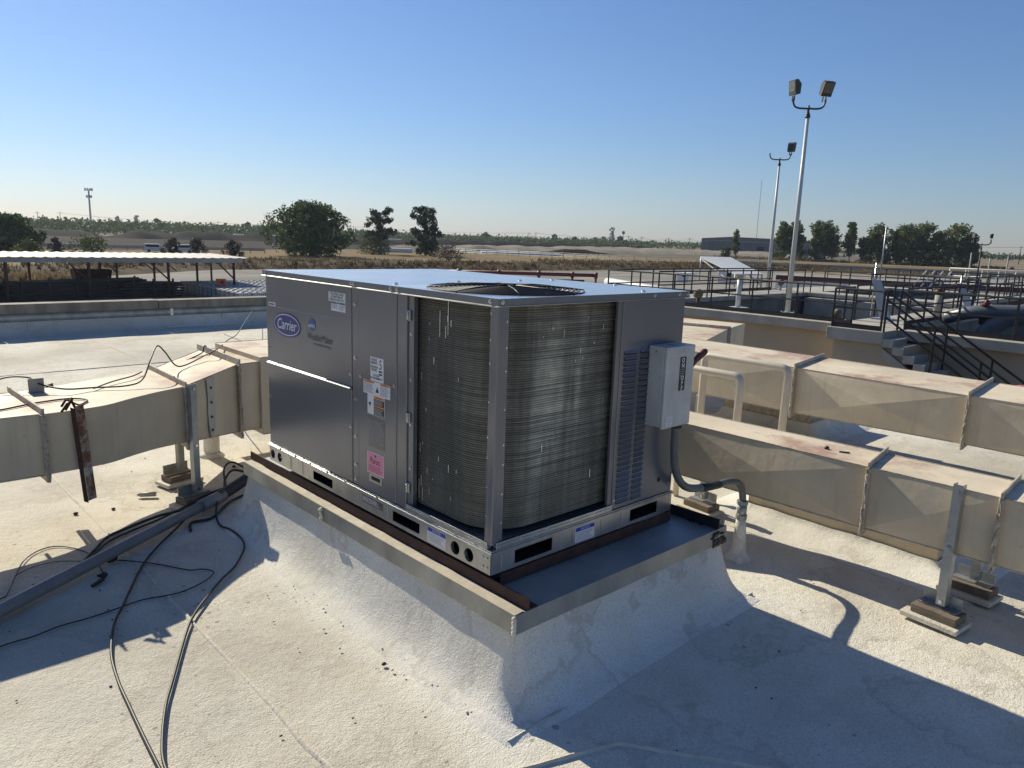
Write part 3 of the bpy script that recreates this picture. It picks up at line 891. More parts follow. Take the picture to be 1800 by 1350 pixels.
print_lines('l', .842, .926, 1.040, 1.085, 8, 'ink_grey', t, .0060, .5, 5); print_lines('l', .712, .786, 1.040, 1.085, 8, 'ink_grey', t, .0060, .5, 6)
mb = MB(); mb.add([(-.0060, .826, 1.050), (-.0060, .798, 1.050), (-.0060, .812, 1.078)], [(0,1,2)]); mb.build('hazard_symbol', 'ink', t)
t = sticker('l', .752, .896, .940, 1.0335, 'white_print', 'fan_warning_label', .0053)
sticker('l', .755, .842, .942, 1.018, 'ink', 'ink_panel', .0058, .0003, t); sticker('l', .755, .842, 1.020, 1.031, 'orange', 'label_heading', .0058, .0003, t)
sticker('l', .757, .840, .980, .988, 'orange', 'label_stripe', .0062, .0003, t); ltext('WARNING', .009, .798, 1.0255, 'ink', t, .0062)
print_lines('l', .759, .838, .945, .977, 5, 'white_print', t, .0062, .3, 8); print_lines('l', .759, .838, .990, 1.016, 4, 'white_print', t, .0062, .3, 9)
mb = MB(); mb.add([(-.0058, .885, .985), (-.0058, .865, .985), (-.0058, .868, .998), (-.0058, .885, .994)], [(0,1,2,3)]); mb.add([(-.0058, .877, .985), (-.0058, .870, .985), (-.0058, .877, .968)], [(0,1,2)]); mb.build('hand_symbol', 'ink', t)
t = sticker('l', .752, .884, .785, .925, 'plate', 'rating_plate', .0048); print_lines('l', .758, .880, .80, .915, 16, 'ink_grey', t, .0052, .4, 11)
t = sticker('l', .757, .900, .652, .757, 'white_print', 'refrigerant_label', .0052)
sticker('l', .761, .896, .656, .753, 'pink', 'pink_field', .0057, .0003, t); ltext('Puron.', .042, .828, .716, 'ink', t, .0062, width=.8)
print_lines('l', .770, .888, .660, .695, 5, 'handle', t, .0061, .25, 12)
mb = MB(); mb.tube([(-.0060, .829, .742), (-.0066, .829, .742)], .006, 10, smooth=False); mb.build('drop_mark', 'ink', t)
fr = sticker('l', .772, .882, .610, .649, 'galv', 'inspection_slot', .0058, .002); sticker('l', .790, .864, .622, .640, 'dark', 'slot_opening', .0062, .0003, fr)
for face, a0, a1, pr_ in (('l', .286, .416, .0048), ('r', .487, .614, .0048)):
    z0, z1 = ZB+.008, ZB+.078
    t = sticker(face, a0, a1, z0, z1, 'white_print', 'notice_label', pr_)
    sticker(face, a0+.002, a1-.002, z1-.020, z1-.002, 'blue_head', 'label_heading', pr_+.0005, .0003, t)
    if face == 'l': ltext('NOTICE', .016, (a0+a1)/2, z1-.0112, 'white_print', t, pr_+.0009)
    else: text_part('NOTICE', .016, (1,0,0), UP, ((a0+a1)/2, -pr_-.0009, z1-.0112), 'white_print', t)
    print_lines(face, a0+.008, a1-.008, z0+.006, z1-.024, 5, 'ink_grey', t, pr_+.0005, .4, 13)
t = sticker('l', .766, .951, ZB+.036, ZB+.072, 'plate', 'foil_strip', .0046); print_lines('l', .775, .945, ZB+.042, ZB+.068, 4, 'white_print', t, .005, .4, 15)

# ------------------------------------------------------------------ disconnect switch on the end panel
BX0, BX1, BZ0, BZ1, BY = .930, 1.140, .935, 1.305, -.108
sw = thing('disconnect_switch', (1.035, -.004, BZ0), 'grey switch box with ON OFF label and dark red lever on the end panel', 'switch box')
mb = MB(); mb.box((BX0, -.004, BZ0), (BX1, BY+.018, BZ1-.002)); mb.build('enclosure', 'box', sw, bev=.004)
mb = MB(); mb.box((BX0-.003, BY, BZ0-.006), (BX1+.003, BY+.017, BZ1-.020)); mb.build('cover', 'box', sw, bev=.005)
mb = MB(); mb.box((BX0-.004, BY-.001, BZ1-.038), (BX1+.004, -.006, BZ1+.004)); mb.build('rain_hood', 'box', sw, bev=.003)
mb = MB(); mb.box((1.02, -.075, BZ1+.0045), (1.11, -.02, BZ1+.008)); mb.build('hood_plate', 'box', sw, bev=.002)
mb = MB()
for p in ((BX0-.0035, -.05, BZ1-.02),): mb.tube([p, (p[0]-.004, p[1], p[2])], .005, 8)
mb.tube([(1.06, BY-.001, BZ1-.018), (1.06, BY-.005, BZ1-.018)], .006, 8); mb.build('cover_screw', 'screw', sw)
mb = MB(); mb.box((1.030, BY-.0012, 1.100), (1.077, BY-.0002, 1.258)); lb = mb.build('on_off_label', 'ink', sw)
text_part('O\nN', .029, (1,0,0), UP, (1.0535, BY-.0018, 1.229), 'white_print', lb, bold=.0008, line=.86)
text_part('O\nF\nF', .029, (1,0,0), UP, (1.0535, BY-.0018, 1.134), 'white_print', lb, bold=.0008, line=.86)
print_lines('r', 1.036, 1.071, 1.165, 1.205, 4, 'ink_grey', lb, -BY+.0016, .4, 17)
mb = MB(); mb.box((.955, BY-.0012, .942), (1.0, BY-.0002, .985)); t = mb.build('paper_tag', 'white_print', sw); print_lines('r', .960, .996, .945, .982, 5, 'ink_grey', t, -BY+.0016, .4, 18)
mb = MB(); mb.prism([(BX1+.004, -.090, 1.215), (BX1+.004, -.040, 1.215), (BX1+.004, -.035, 1.12), (BX1+.004, -.055, 1.06), (BX1+.004, -.090, 1.07)], (.006, 0, 0)); mb.build('lever_guard', 'box', sw, bev=.001)
mb = MB(); mb.tube([(BX1+.010, -.068, 1.185), (BX1+.022, -.068, 1.185)], .018, 12); mb.bar((BX1+.016, -.068, 1.185), (BX1+.045, -.080, 1.225), .014, .030); pv = mb.build('lever_pivot', 'black_metal', sw)
mb = MB(); mb.tube([(BX1+.022, -.071, 1.195), (BX1+.045, -.080, 1.222), (BX1+.080, -.093, 1.252), (BX1+.100, -.100, 1.268), (BX1+.108, -.103, 1.275)], [.010, .014, .017, .016, .008], 10); mb.build('lever_handle', 'handle', sw)

# liquid-tight conduit from the box down to the coated stub
cd = thing('flexible_conduit', (1.90, -.01, 0), 'grey flexible conduit curving from the switch box down to a white roof stub', 'conduit')
path = [(1.105, -.060, .940), (1.106, -.060, .86), (1.110, -.060, .78), (1.130, -.060, .69), (1.185, -.057, .615), (1.27, -.052, .565), (1.40, -.042, .535), (1.55, -.030, .512), (1.70, -.018, .500), (1.80, -.012, .478), (1.865, -.009, .430), (1.893, -.008, .365), (1.897, -.008, .31)]
mb = MB(); mb.tube(spline(path, 6), .0200, 14); mb.build('hose', 'conduit', cd)
mb = MB(); mb.tube([(1.105, -.060, .952), (1.105, -.060, .905)], .030, 12, smooth=False); mb.build('box_fitting', 'black_metal', cd)
mb = MB(); mb.tube([(1.40, -.042, .5352), (1.50, -.034, .5192), (1.60, -.026, .508)], .0214, 14); mb.build('black_tape', 'black', cd)
mb = MB(); mb.tube([(1.897, -.008, .345), (1.897, -.008, .325)], .032, 10, smooth=False); mb.tube([(1.897, -.008, .325), (1.898, -.009, .255)], .027, 12); mb.tube([(1.898, -.009, .262), (1.898, -.009, .238)], .032, 10, smooth=False)
mb.build('hose_fitting', 'strut', cd)
mb = MB(); mb.tube([(1.898, -.009, .250), (1.899, -.009, .19), (1.900, -.010, .11), (1.90, -.01, .05), (1.90, -.01, .018), (1.90, -.01, -.015)], [.026, .031, .036, .041, .053, .085], 18); mb.build('coated_stub', 'cove', cd)

# ------------------------------------------------------------------ sheet-metal ducts
def duct_section(parent, a, b, crease=.014, name='duct_section', lab=None):
    """a, b: stations dict(F=(x,y), B=(x,y), t, b); each face carries the tin-knocker's X crease"""
    mb = MB()
    def st(s): return [Vector((*s['F'], s['b'])), Vector((*s['F'], s['t'])), Vector((*s['B'], s['t'])), Vector((*s['B'], s['b']))]
    A, Bq = st(a), st(b); cen = (sum(A, Vector()) + sum(Bq, Vector()))/8
    for k in range(4):
        q = [A[k], A[(k+1) % 4], Bq[(k+1) % 4], Bq[k]]
        c = sum(q, Vector())/4
        n = (q[1]-q[0]).cross(q[3]-q[0]).normalized()
        if n.dot(c-cen) < 0: n = -n
        c2 = c + n*crease*(.35 if k == 1 else 1)
        if n.length == 0: continue
        sz = max((q[3]-q[0]).length, .2)
        for e in range(4):               # each quarter dished and dented a little
            a0, a1, a2 = q[e], q[(e+1) % 4], c2; N_ = 7; idx = {}; vs = []; fs = []
            for i in range(N_+1):
                for j in range(N_+1-i):
                    u, v = i/N_, j/N_; w = 1-u-v
                    p = a0*w + a1*u + a2*v
                    edge = min(1, 4*w*u*3 + 4*v*(1-v)) * (0 if v == 0 or u == 0 and v == 0 else 1)
                    d_ = mnoise.noise(Vector((p.x*3.1, p.y*3.1, p.z*4.3+k)))*.006 + mnoise.noise(Vector((p.x*8, p.y*8, p.z*8+k)))*.002
                    idx[(i, j)] = len(vs); vs.append(p + n*d_*edge*(0 if (w == 0 or u == 0) and v == 0 else 1))
            for i in range(N_):
                for j in range(N_-i):
                    fs.append((idx[(i, j)], idx[(i+1, j)], idx[(i, j+1)]))
                    if i+j < N_-1: fs.append((idx[(i+1, j)], idx[(i+1, j+1)], idx[(i, j+1)]))
            mb.add(vs, fs, 1 if k == 1 else 0, True)
    mb.add(A, [(0,1,2,3)]); mb.add(Bq, [(3,2,1,0)])
    o = mb.build(name, ['duct', 'duct_top'], parent)
    for k in (0, 1, 2):
        sm_ = MB(); sm_.bar(A[k].lerp(Bq[k], .004), A[k].lerp(Bq[k], .996), .007, .007); sm_.build('corner_seam', 'duct_edge', parent, bev=.0015)
    if lab: o['label'] = lab
    return o
def duct_flange(parent, s, out=.035, th=.016, drop=0., top=None):
    mb = MB(); F, B = Vector((*s['F'], 0)), Vector((*s['B'], 0)); d = (B-F).normalized(); al = Vector((-d.y, d.x, 0))
    f0, b0 = F - d*out, B + d*out
    jz = random.Random(int(abs(F.x*97+F.y*31)))
    t = s['t']; bt = s['b']; ot = out if top is None else top
    def slab(p0, p1, z0, z1, e):
        q = [p0-al*e, p1-al*e, p1+al*e, p0+al*e]
        mb.add([Vector((v.x, v.y, z0)) for v in q] + [Vector((v.x, v.y, z1)) for v in q], [(3,2,1,0),(4,5,6,7),(0,1,5,4),(1,2,6,5),(2,3,7,6),(3,0,4,7)])
    slab(f0, b0, t+.001, t+ot, th*.35)
    slab(f0, F-d*.001, bt-out-drop, t, th*.6); slab(B+d*.001, b0, bt-out, t, th*.6)
    slab(F, B, bt-out, bt-.001, th*.6)
    o = mb.build('flange', 'duct_edge', parent, bev=.003)
    # squeezed-out caulk beads down the front of the joint
    cb = MB(); z = bt-out
    while z < t:
        l = jz.uniform(.02, .07); cb.tube([f0 + al*jz.uniform(-.010,.010) + Vector((0,0,z)) - d*.002, f0 + al*jz.uniform(-.010,.010) + Vector((0,0,min(t+.01, z+l))) - d*.003], jz.uniform(.0025, .0045), 5); z += l*.8
    cb.build('caulk_bead', 'duct_edge', parent, kind='stuff')
    return o
S = lambda F, B, t, b: dict(F=F, B=B, t=t, b=b)

# left duct: a straight run, an offset bend, then a run behind the unit
ld = thing('air_duct', (-1.05, 2.35, .46), 'tan painted sheet metal duct on the left, bending up behind the air conditioner', 'duct', 'tan sheet metal ducts on the roof')
st = [S((-4.2, 2.37), (-4.2, 3.03), .80, .465), S((-1.06, 2.345), (-1.09, 3.01), .79, .462), S((-.90, 2.357), (-1.0, 3.03), .79, .461), S((-.74, 2.40), (-.90, 3.07), .788, .455),
      S((-.58, 2.51), (-.74, 3.15), .786, .446), S((-.40, 2.635), (-.52, 3.27), .780, .43), S((-.205, 2.735), (-.19, 3.43), .776, .41), S((.29, 3.09), (.31, 3.86), .82, .33), S((.50, 3.13), (.52, 3.88), .82, .32), S((1.6, 3.15), (1.6, 3.88), .82, .32)]
duct_section(ld, st[0], st[1], .006)
def smooth_run(parent, ss):
    mb = MB()
    rows = [[Vector((*s['F'], s['b'])), Vector((*s['F'], s['t'])), Vector((*s['B'], s['t'])), Vector((*s['B'], s['b']))] for s in ss]
    # resample for an even bend
    fine = []
    for k in range(4): fine.append(spline([r[k] for r in rows], 5))
    n = len(fine[0]); vs = []
    for k in range(4):
        k2 = (k+1) % 4
        mb.add([p for p in fine[k]] + [p for p in fine[k2]], [(i, i+1, n+i+1, n+i) for i in range(n-1)], 1 if k == 1 else 0, True)
    return mb.build('offset_section', ['duct', 'duct_top'], parent)
smooth_run(ld, st[1:7])
duct_section(ld, st[6], st[7], .010)
duct_section(ld, st[7], st[8], .004)
big = S((.46, 3.09), (.46, 3.93), .855, .28); big2 = S((1.6, 3.11), (1.6, 3.93), .855, .28)
duct_section(ld, big, big2, .006)
duct_flange(ld, st[1]); duct_flange(ld, st[6], drop=.01); duct_flange(ld, st[7], .045)
for x0, x1 in ((-.135, -.105), (-.06, .0)):
    pass
mb = MB()   # galvanised patch strip screwed to the riser section
p0 = Vector((-.205, 2.735, 0)).lerp(Vector((.29, 3.09, 0)), .42); dd = (Vector((.29, 3.09, 0))-Vector((-.205, 2.735, 0))).normalized(); nn = Vector((dd.y, -dd.x, 0))
vs = []
for i, z in enumerate((.375, .46, .56, .66, .79)):
    w = (.016, .036, .042, .036, .046)[i]
    vs += [p0 - dd*w + nn*.016 + Vector((0,0,z)), p0 + dd*w + nn*.016 + Vector((0,0,z))]
mb.add(vs, [(i*2, i*2+1, i*2+3, i*2+2) for i in range(4)])
mb.build('patch_strip', 'strut', ld)
mb = MB()
for z in (.43, .52, .62, .72): mb.tube([p0 + nn*.015 + Vector((0,0,z)), p0 + nn*.021 + Vector((0,0,z))], .009, 8)
mb.build('patch_screw', 'black', ld, kind='stuff')

# front right duct
rd = thing('air_duct', (2.04, -.6, .35), 'tan duct with rust stains, nearest on the right beside the switch box', 'duct', 'tan sheet metal ducts on the roof')
X0, X1 = 2.03, 2.385
q = [S((1.45, 1.35), (1.75, 1.62), .685, .35), S((2.00, .52), (2.31, .66), .68, .35), S((2.025, -.625), (2.37, -.57), .675, .348), S((2.04, -1.215), (2.39, -1.19), .675, .35), S((2.05, -3.6), (2.41, -3.6), .675, .35)]
for i in range(4): duct_section(rd, q[i], q[i+1], .026 if i else .008)
duct_flange(rd, q[2], .034); duct_flange(rd, q[3], .034)
# back right duct
bd = thing('air_duct', (4.25, 0, .38), 'wide tan duct with rust streaks, second from the air conditioner on the right', 'duct', 'tan sheet metal ducts on the roof')
q = [S((4.27, 2.45), (5.08, 2.70), .755, .36), S((4.275, .925), (5.09, 1.07), .75, .355), S((4.23, -.43), (5.04, -.35), .75, .39), S((4.2, -3.4), (5.0, -3.4), .75, .39)]
for i in range(3): duct_section(bd, q[i], q[i+1], .034)
duct_flange(bd, q[1], .040); duct_flange(bd, q[2], .040)
# far stub duct that joins it from the right
ed = thing('air_duct', (6.2, 2.5, .42), 'short tan duct farthest back, its end turned beside the tank wall', 'duct', 'tan sheet metal ducts on the roof')
q = [S((4.85, 2.28), (4.85, 3.2), .74, .42), S((6.25, 2.80), (5.95, 3.70), .76, .42), S((6.95, 2.98), (6.75, 3.85), .77, .42)]
for i in range(2): duct_section(ed, q[i], q[i+1], .012)
duct_flange(ed, q[1], .035)

# ------------------------------------------------------------------ duct supports
def support(loc, z1, label, mat='strut', rz=0., block=True, w=.042, leg=True):
    x, y = loc
    t = thing('duct_support', (x, y, 0), label, 'support post', 'support posts under the ducts')
    m = Matrix.Translation((x, y, 0)) @ Matrix.Rotation(rz, 4, 'Z')
    def B(a, b, mb): mb.box(a, b, mat=m)
    mb = MB(); B((-w/2, -.003, .095), (w/2, 0, z1), mb); B((-w/2, 0.0005, .095), (-w/2+.003, .038, z1), mb); B((w/2-.003, .0005, .095), (w/2, .038, z1), mb)
    post = mb.build('post', mat, t)
    for z in (.115, .40, z1-.03):
        if z > z1: continue
        mb = MB(); c = m @ Vector((0, -.003, z)); c2 = m @ Vector((0, -.010, z)); mb.tube([c, c2], .010, 6, smooth=False)
        mb.build('bolt', 'screw', post)
    mb = MB(); B((-.105, .002, .072), (.075, .062, .078), mb); B((-.105, .055, .0785), (.075, .061, .135), mb); mb.build('base_angle', mat, t)
    mb = MB(); B((-.115, -.045, .030), (.095, .075, .071), mb); mb.build('wood_block', 'wood', t, bev=.004)
    mb = MB(); B((-.150, -.075, .004), (.115, .095, .029), mb); mb.build('pad', 'seam', t, bev=.004)
    return t
support((1.985, -1.045), .705, 'galvanised strut post at the right edge, in front of the nearest tan duct', rz=R(-96))
support((2.44, -1.06), .345, 'dark strut post half hidden behind the nearest right duct, on a wood block', 'strut', rz=R(-96))
support((2.36, .545), .345, 'strut post with wood block behind the conduit stub', 'strut', rz=R(-96))
support((-.175, 2.665), .80, 'tall galvanised strut post in front of the left duct bend', rz=R(15))
support((-.10, 3.17), .42, 'short tan painted post under the left duct, on a wood block', 'strut_tan', rz=R(12))
support((4.32, 1.9), .36, 'grey strut post under the wide back duct, behind the vent pipes', rz=R(-90))
support((4.9, 1.5), .36, 'strut post farther under the wide back duct', rz=R(-90))
mb = MB(); mb.tube([(2.52, .86, .0), (2.52, .86, .36)], .022, 10); tag(mb.build('support_pole', 'pipe_tan'), 'thin pale tan pole under the near right duct, just past the air conditioner corner', 'support post')
def hanger(x, y, z0, z1, label):
    t = thing('hanging_angle', (x, y, z0), label, 'steel angle')
    mb = MB(); mb.prism([(x-.018, y, z0+.0), (x-.018, y-.004, z0), (x+.004, y-.004, z0-.012), (x+.004, y, z0-.012)], (-.03, -.0, z1-z0)); mb.build('side_flange', 'rust', t)
    mb = MB(); mb.prism([(x+.0045, y, z0), (x+.0045, y-.005, z0), (x+.045, y-.005, z0+.010), (x+.045, y, z0+.010)], (-.03, 0, z1-z0)); mb.build('face_flange', 'rusty_paint', t)
    return t
hanger(-.885, 2.325, .285, .815, 'rusty peeling steel angle hanging down in front of the left duct')
hanger(-.87, 3.09, .285, .80, 'steel angle hanging behind the left duct')
mb = MB(); mb.box((-1.01, 2.93, .792), (-.93, 2.936, .875)); mb.box((-1.01, 2.936, .792), (-.93, 2.98, .797))
tag(mb.build('bracket', 'strut_tan', bev=.001), 'small bent metal bracket standing on top of the left duct', 'bracket')
mb = MB(); mb.tube([(.31, 3.70, -.01), (.31, 3.70, .31)], .060, 16); mb.tube([(.31, 3.70, -.01), (.31, 3.70, .03)], [.10, .062], 16)
tag(mb.build('pipe_stub', 'cove'), 'white coated pipe stub under the left duct beside the air conditioner', 'pipe')

# curbs the ducts drop into
M['duct_shade'] = M['duct']
def small_curb(rect, h, label, wallmat, prof=None):
    t = thing('duct_curb', ((rect[0]+rect[2])/2, (rect[1]+rect[3])/2, 0), label, 'roof curb')
    mb = MB(); mb.box((rect[0]+.012, rect[1]+.012, .02), (rect[2]-.012, rect[3]-.012, h)); mb.build('curb_wall', wallmat, t, bev=.006)
    mb = MB(); vs, fs = cove_loop(rect, prof or [(0, .145), (.006, .115), (.02, .085), (.045, .055), (.08, .03), (.12, .012), (.17, .004), (.20, -.012)], .012, .05, rect[0]); mb.add(vs, fs, 0, True)
    mb.build('cove', 'cove', t)
    return t
small_curb((2.60, -.84, 3.2, .36), .345, 'low tan curb with white foot behind the nearest right duct', 'duct_shade', prof=[(0, .075), (.012, .05), (.05, .034), (.11, .022), (.18, .010), (.24, .003), (.27, -.01)])
small_curb((4.86, 1.02, 5.7, 1.95), .30, 'low white footed curb in the shade of the wide back duct', 'duct_edge')

# goal-post vent pipes
def goal(x, y0, y1, z, label, r=.030):
    mb = MB(); k = .05
    pts = [(x, y0, -.01), (x, y0, z-k)] + [(x, y0 - k*(1-math.cos(a)) , z-k + k*math.sin(a)) for a in (R(30), R(60), R(90))] + [(x, y1 + k*(1-math.cos(a)), z-k + k*math.sin(a)) for a in (R(90), R(60), R(30))] + [(x, y1, z-k), (x, y1, -.01)]
    mb.tube(pts, r, 14)
    for y in (y0, y1): mb.tube([(x, y, -.01), (x, y, .05)], [r*1.9, r*1.02], 14)
    return tag(mb.build('vent_pipe', 'pipe_tan'), label, 'pipe', 'tan goal post shaped pipes')
goal(3.10, 1.32, .765, .815, 'tan goal post pipe nearer the switch box, the lower of two')
goal(3.60, 1.40, .655, .85, 'tan goal post pipe, the taller of two, just before the wide back duct')

# ------------------------------------------------------------------ pipe, cables, wires and litter on the roof
pv = thing('drain_pipe', (-.6, 2.23, .05), 'long grey plastic pipe lying slanted across the roof at lower left', 'pipe')
mb = MB(); mb.tube([(-2.4, 1.13, .042), (-1.441, 1.72, .044), (-.655, 2.205, .055), (-.16, 2.50, .068)], .0315, 16); mb.build('pipe_run', 'pipe_grey', pv)
mb = MB(); mb.tube([(-.24, 2.452, .067), (-.06, 2.555, .072)], .040, 16); mb.build('coupling', 'pipe_grey', pv)
mb = MB(); mb.tube(spline([(-.10, 2.53, .074), (.06, 2.64, .085), (.20, 2.73, .10)], 5), .037, 14); mb.build('black_elbow', 'black', pv)
mb = MB(); mb.ring((0, 0, 0), .040, .005, 18, 5); tie = mb.build('tie_strap', 'black', pv); tie.location = Vector((-.20, 2.475, .066)) - pv.location; tie.rotation_euler = (math.pi/2, 0, R(-60))
def cable(pts, r, label, z=None, mat='black', name='cable', k=7, group='black cables and wires lying on the roof', cat='cable'):
    mb = MB(); mb.tube(spline(pts, k), r, 7 if r > .004 else 5)
    return tag(mb.build(name, mat), label, cat, group)
zz = lambda pts, z: [(p[0], p[1], p[2] if len(p) > 2 else z) for p in pts]
cable(zz([(.20, 2.74, .07), (-.168, 2.496, .10), (-.428, 2.303, .03), (-.643, 2.071), (-.763, 1.887), (-.864, 1.694), (-.946, 1.532), (-1.027, 1.372), (-1.103, 1.133), (-1.139, .912), (-1.155, .714), (-1.17, .50), (-1.18, .32), (-1.19, .1)], .011), .0062, 'black cable running from the pipe joint to the bottom edge, left one')
cable(zz([(-.10, 2.52, .10), (-.166, 2.40, .03), (-.213, 2.23), (-.192, 2.119), (-.199, 1.945), (-.243, 1.809), (-.37, 1.623), (-.492, 1.507), (-.617, 1.368), (-.725, 1.237), (-.807, 1.104), (-.975, .776), (-1.051, .625), (-1.125, .437), (-1.165, .288), (-1.17, .1)], .011), .0062, 'black cable looping out by the curb then to the bottom edge')
cable(zz([(.20, 2.80, .05), (-.16, 2.60, .08), (-.297, 2.519, .05), (-.468, 2.541, .03), (-.658, 2.498), (-.779, 2.428), (-.88, 2.284), (-.984, 2.136), (-1.067, 2.06), (-1.3, 1.90), (-1.8, 1.55), (-2.5, 1.1)], .012), .0085, 'thick black cable arching beside the grey pipe')
cable(zz([(-.20, 2.58, .07), (-.45, 2.50, .03), (-.64, 2.45), (-.78, 2.37), (-.89, 2.24), (-.99, 2.10), (-1.2, 1.95)], .010), .006, 'thinner black cable hugging the thick one beside the pipe')
cable(zz([(.29, 2.95, .05), (.18, 2.965, .09), (.077, 2.85, .08), (.006, 2.702, .05), (-.05, 2.62, .03)], .03), .009, 'black cable loop standing behind the curb end')
cable(zz([(.30, 3.0, .06), (.20, 3.03, .13), (.10, 2.93, .12), (.04, 2.75, .05)], .03), .007, 'small black cable loop behind the curb end, the outer one')
cable(zz([(.30, 2.70, .02), (.0, 2.56, .02), (-.2, 2.36, .015), (-.33, 2.36), (-.38, 2.24)], .012), .009, 'short black cable bundle lying under the pipe joint')
cable(zz([(-1.9, 1.40), (-1.44, 1.483), (-1.325, 1.487), (-1.211, 1.515), (-1.097, 1.514), (-.974, 1.528), (-.859, 1.544), (-.701, 1.511), (-.572, 1.549), (-.492, 1.612), (-.484, 1.654), (-.515, 1.703), (-.575, 1.739), (-.666, 1.897), (-.75, 2.009), (-.834, 2.101)], .005), .0034, 'thin black wire wandering across the shaded roof')
cable(zz([(-1.6, 1.85), (-1.366, 1.963), (-1.326, 2.014), (-1.261, 2.204), (-1.198, 2.369), (-1.123, 2.464), (-1.043, 2.487), (-.978, 2.43), (-.922, 2.305), (-.911, 2.192), (-.915, 2.022), (-.926, 1.936)], .005), .0034, 'thin wire hooped over the sunlit roof left of the pipe')
cable(zz([(-1.261, 2.204), (-1.183, 2.259), (-1.087, 2.269), (-1.015, 2.229), (-.965, 2.185)], .004), .0022, 'very thin wire strand beside the hooped wire')
mb = MB(); mb.bar((-1.004, 1.827, .012), (-.941, 1.877, .014), .016, .012); mb.tube([(-.945, 1.875, .016), (-.92, 1.90, .022), (-.935, 1.93, .014), (-.915, 1.94, .012)], .008, 6); mb.tube([(-.93, 1.88, .02), (-.955, 1.92, .018)], .007, 6)
tag(mb.build('clamp', 'black'), 'small black clamp tool lying in the shade below the pipe', 'clamp')
mb = MB()
for k in range(5): mb.ell((-.84+rnd.uniform(-.02,.02), 2.10+rnd.uniform(-.02,.02), .014), (.016, .010, .012), 7, 5)
tag(mb.build('tape_lump', 'black'), 'knotted black tape lump at the end of a thin wire', 'tape')
mb = MB(); mb.tube([(-.42, 3.037, .017), (-.335, 2.99, .017)], .016, 12); mb.tube([(-.435, 3.045, .017), (-.42, 3.037, .017)], .010, 10)
tag(mb.build('marker_pen', 'strut_tan'), 'pale marker pen lying on the sunlit roof left of the short post', 'pen')
# wires strung over the left duct
zt = .797
cable(zz([(-2.2, 2.50), (-1.45, 2.47), (-1.213, 2.529), (-1.044, 2.61), (-.874, 2.636), (-.80, 2.55), (-.86, 2.44), (-.90, 2.40, .82)], zt), .005, 'dark wire trailing along the top of the left duct', group='wires on the left duct', cat='wire')
cable(zz([(-1.25, 3.0, .80), (-1.12, 3.05, .87), (-1.0, 2.99, .875), (-.95, 2.92, .84), (-.851, 2.807, .82), (-.693, 2.841, .805), (-.52, 2.80, .805), (-.42, 2.83, .83), (-.33, 2.95, .93), (-.24, 3.10, .99), (-.16, 3.20, .93), (-.09, 3.22, .83), (.0, 3.28, .815), (.18, 3.42, .845), (.31, 3.50, .875), (.75, 4.40, .80), (1.5, 6.0, .62), (2.6, 8.4, .42), (4.1, 11.5, .27)], .82), .0050, 'wire looping from bracket over the left duct toward the parapet', group='wires on the left duct', cat='wire')
cable(zz([(-.693, 2.841), (-.55, 3.0), (-.40, 3.12), (-.30, 3.25)], .80), .0045, 'short twisted wire end on the left duct top', group='wires on the left duct', cat='wire')
cable(zz([(.10, 3.55, .80), (.25, 3.65, .83), (.31, 3.72, .865), (.60, 4.2, .55), (.85, 4.7, .22), (1.25, 5.4, .03), (1.7, 6.3, .012), (2.0, 7.4, .012), (2.9, 9.0, .012), (3.1, 10.4, .012)], .02), .0050, 'wire falling from the duct flange across the far roof', group='wires on the left duct', cat='wire')
mb = MB(); mb.tube([(-.965, 2.36, .815), (-.945, 2.35, .85), (-.92, 2.345, .845), (-.905, 2.33, .80)], .007, 6); mb.bar((-.955, 2.33, .80), (-.915, 2.335, .862), .012, .012); mb.tube([(-.975, 2.32, .795), (-.94, 2.335, .835)], .006, 6)
tag(mb.build('battery_clip', 'rust'), 'rusty battery clip clamped on the top edge of the left duct', 'clip')
# pebbles, crumbs, screws left lying about
mb = MB(); dr = random.Random(11)
for k in range(150):
    x, y = dr.uniform(-1.5, 2.3), dr.uniform(-.9, 4.5)
    if -.2 < x < 1.55 and -.35 < y < 2.35: continue
    s_ = dr.uniform(.0015, .0045)
    mb.ell((x, y, s_*.3), (s_*dr.uniform(.8,1.8), s_, s_*.7), 6, 4)
for (x, y, s_) in ((-.27, .35, .009), (-.62, 2.9, .010), (-.82, 2.95, .012), (.32, 3.3, .012)): mb.ell((x, y, s_*.5), (s_*1.3, s_, s_*.8), 7, 5)
tag(mb.build('litter', 'rust'), kind='stuff')
mb = MB(); mb.ell((2.17, -.33, .685), (.016, .014, .012), 7, 5); mb.bar((2.17, -.40, .681), (2.19, -.45, .683), .010, .006)
tag(mb.build('debris', 'black'), 'two dark crumbs lying on top of the nearest right duct', 'debris')

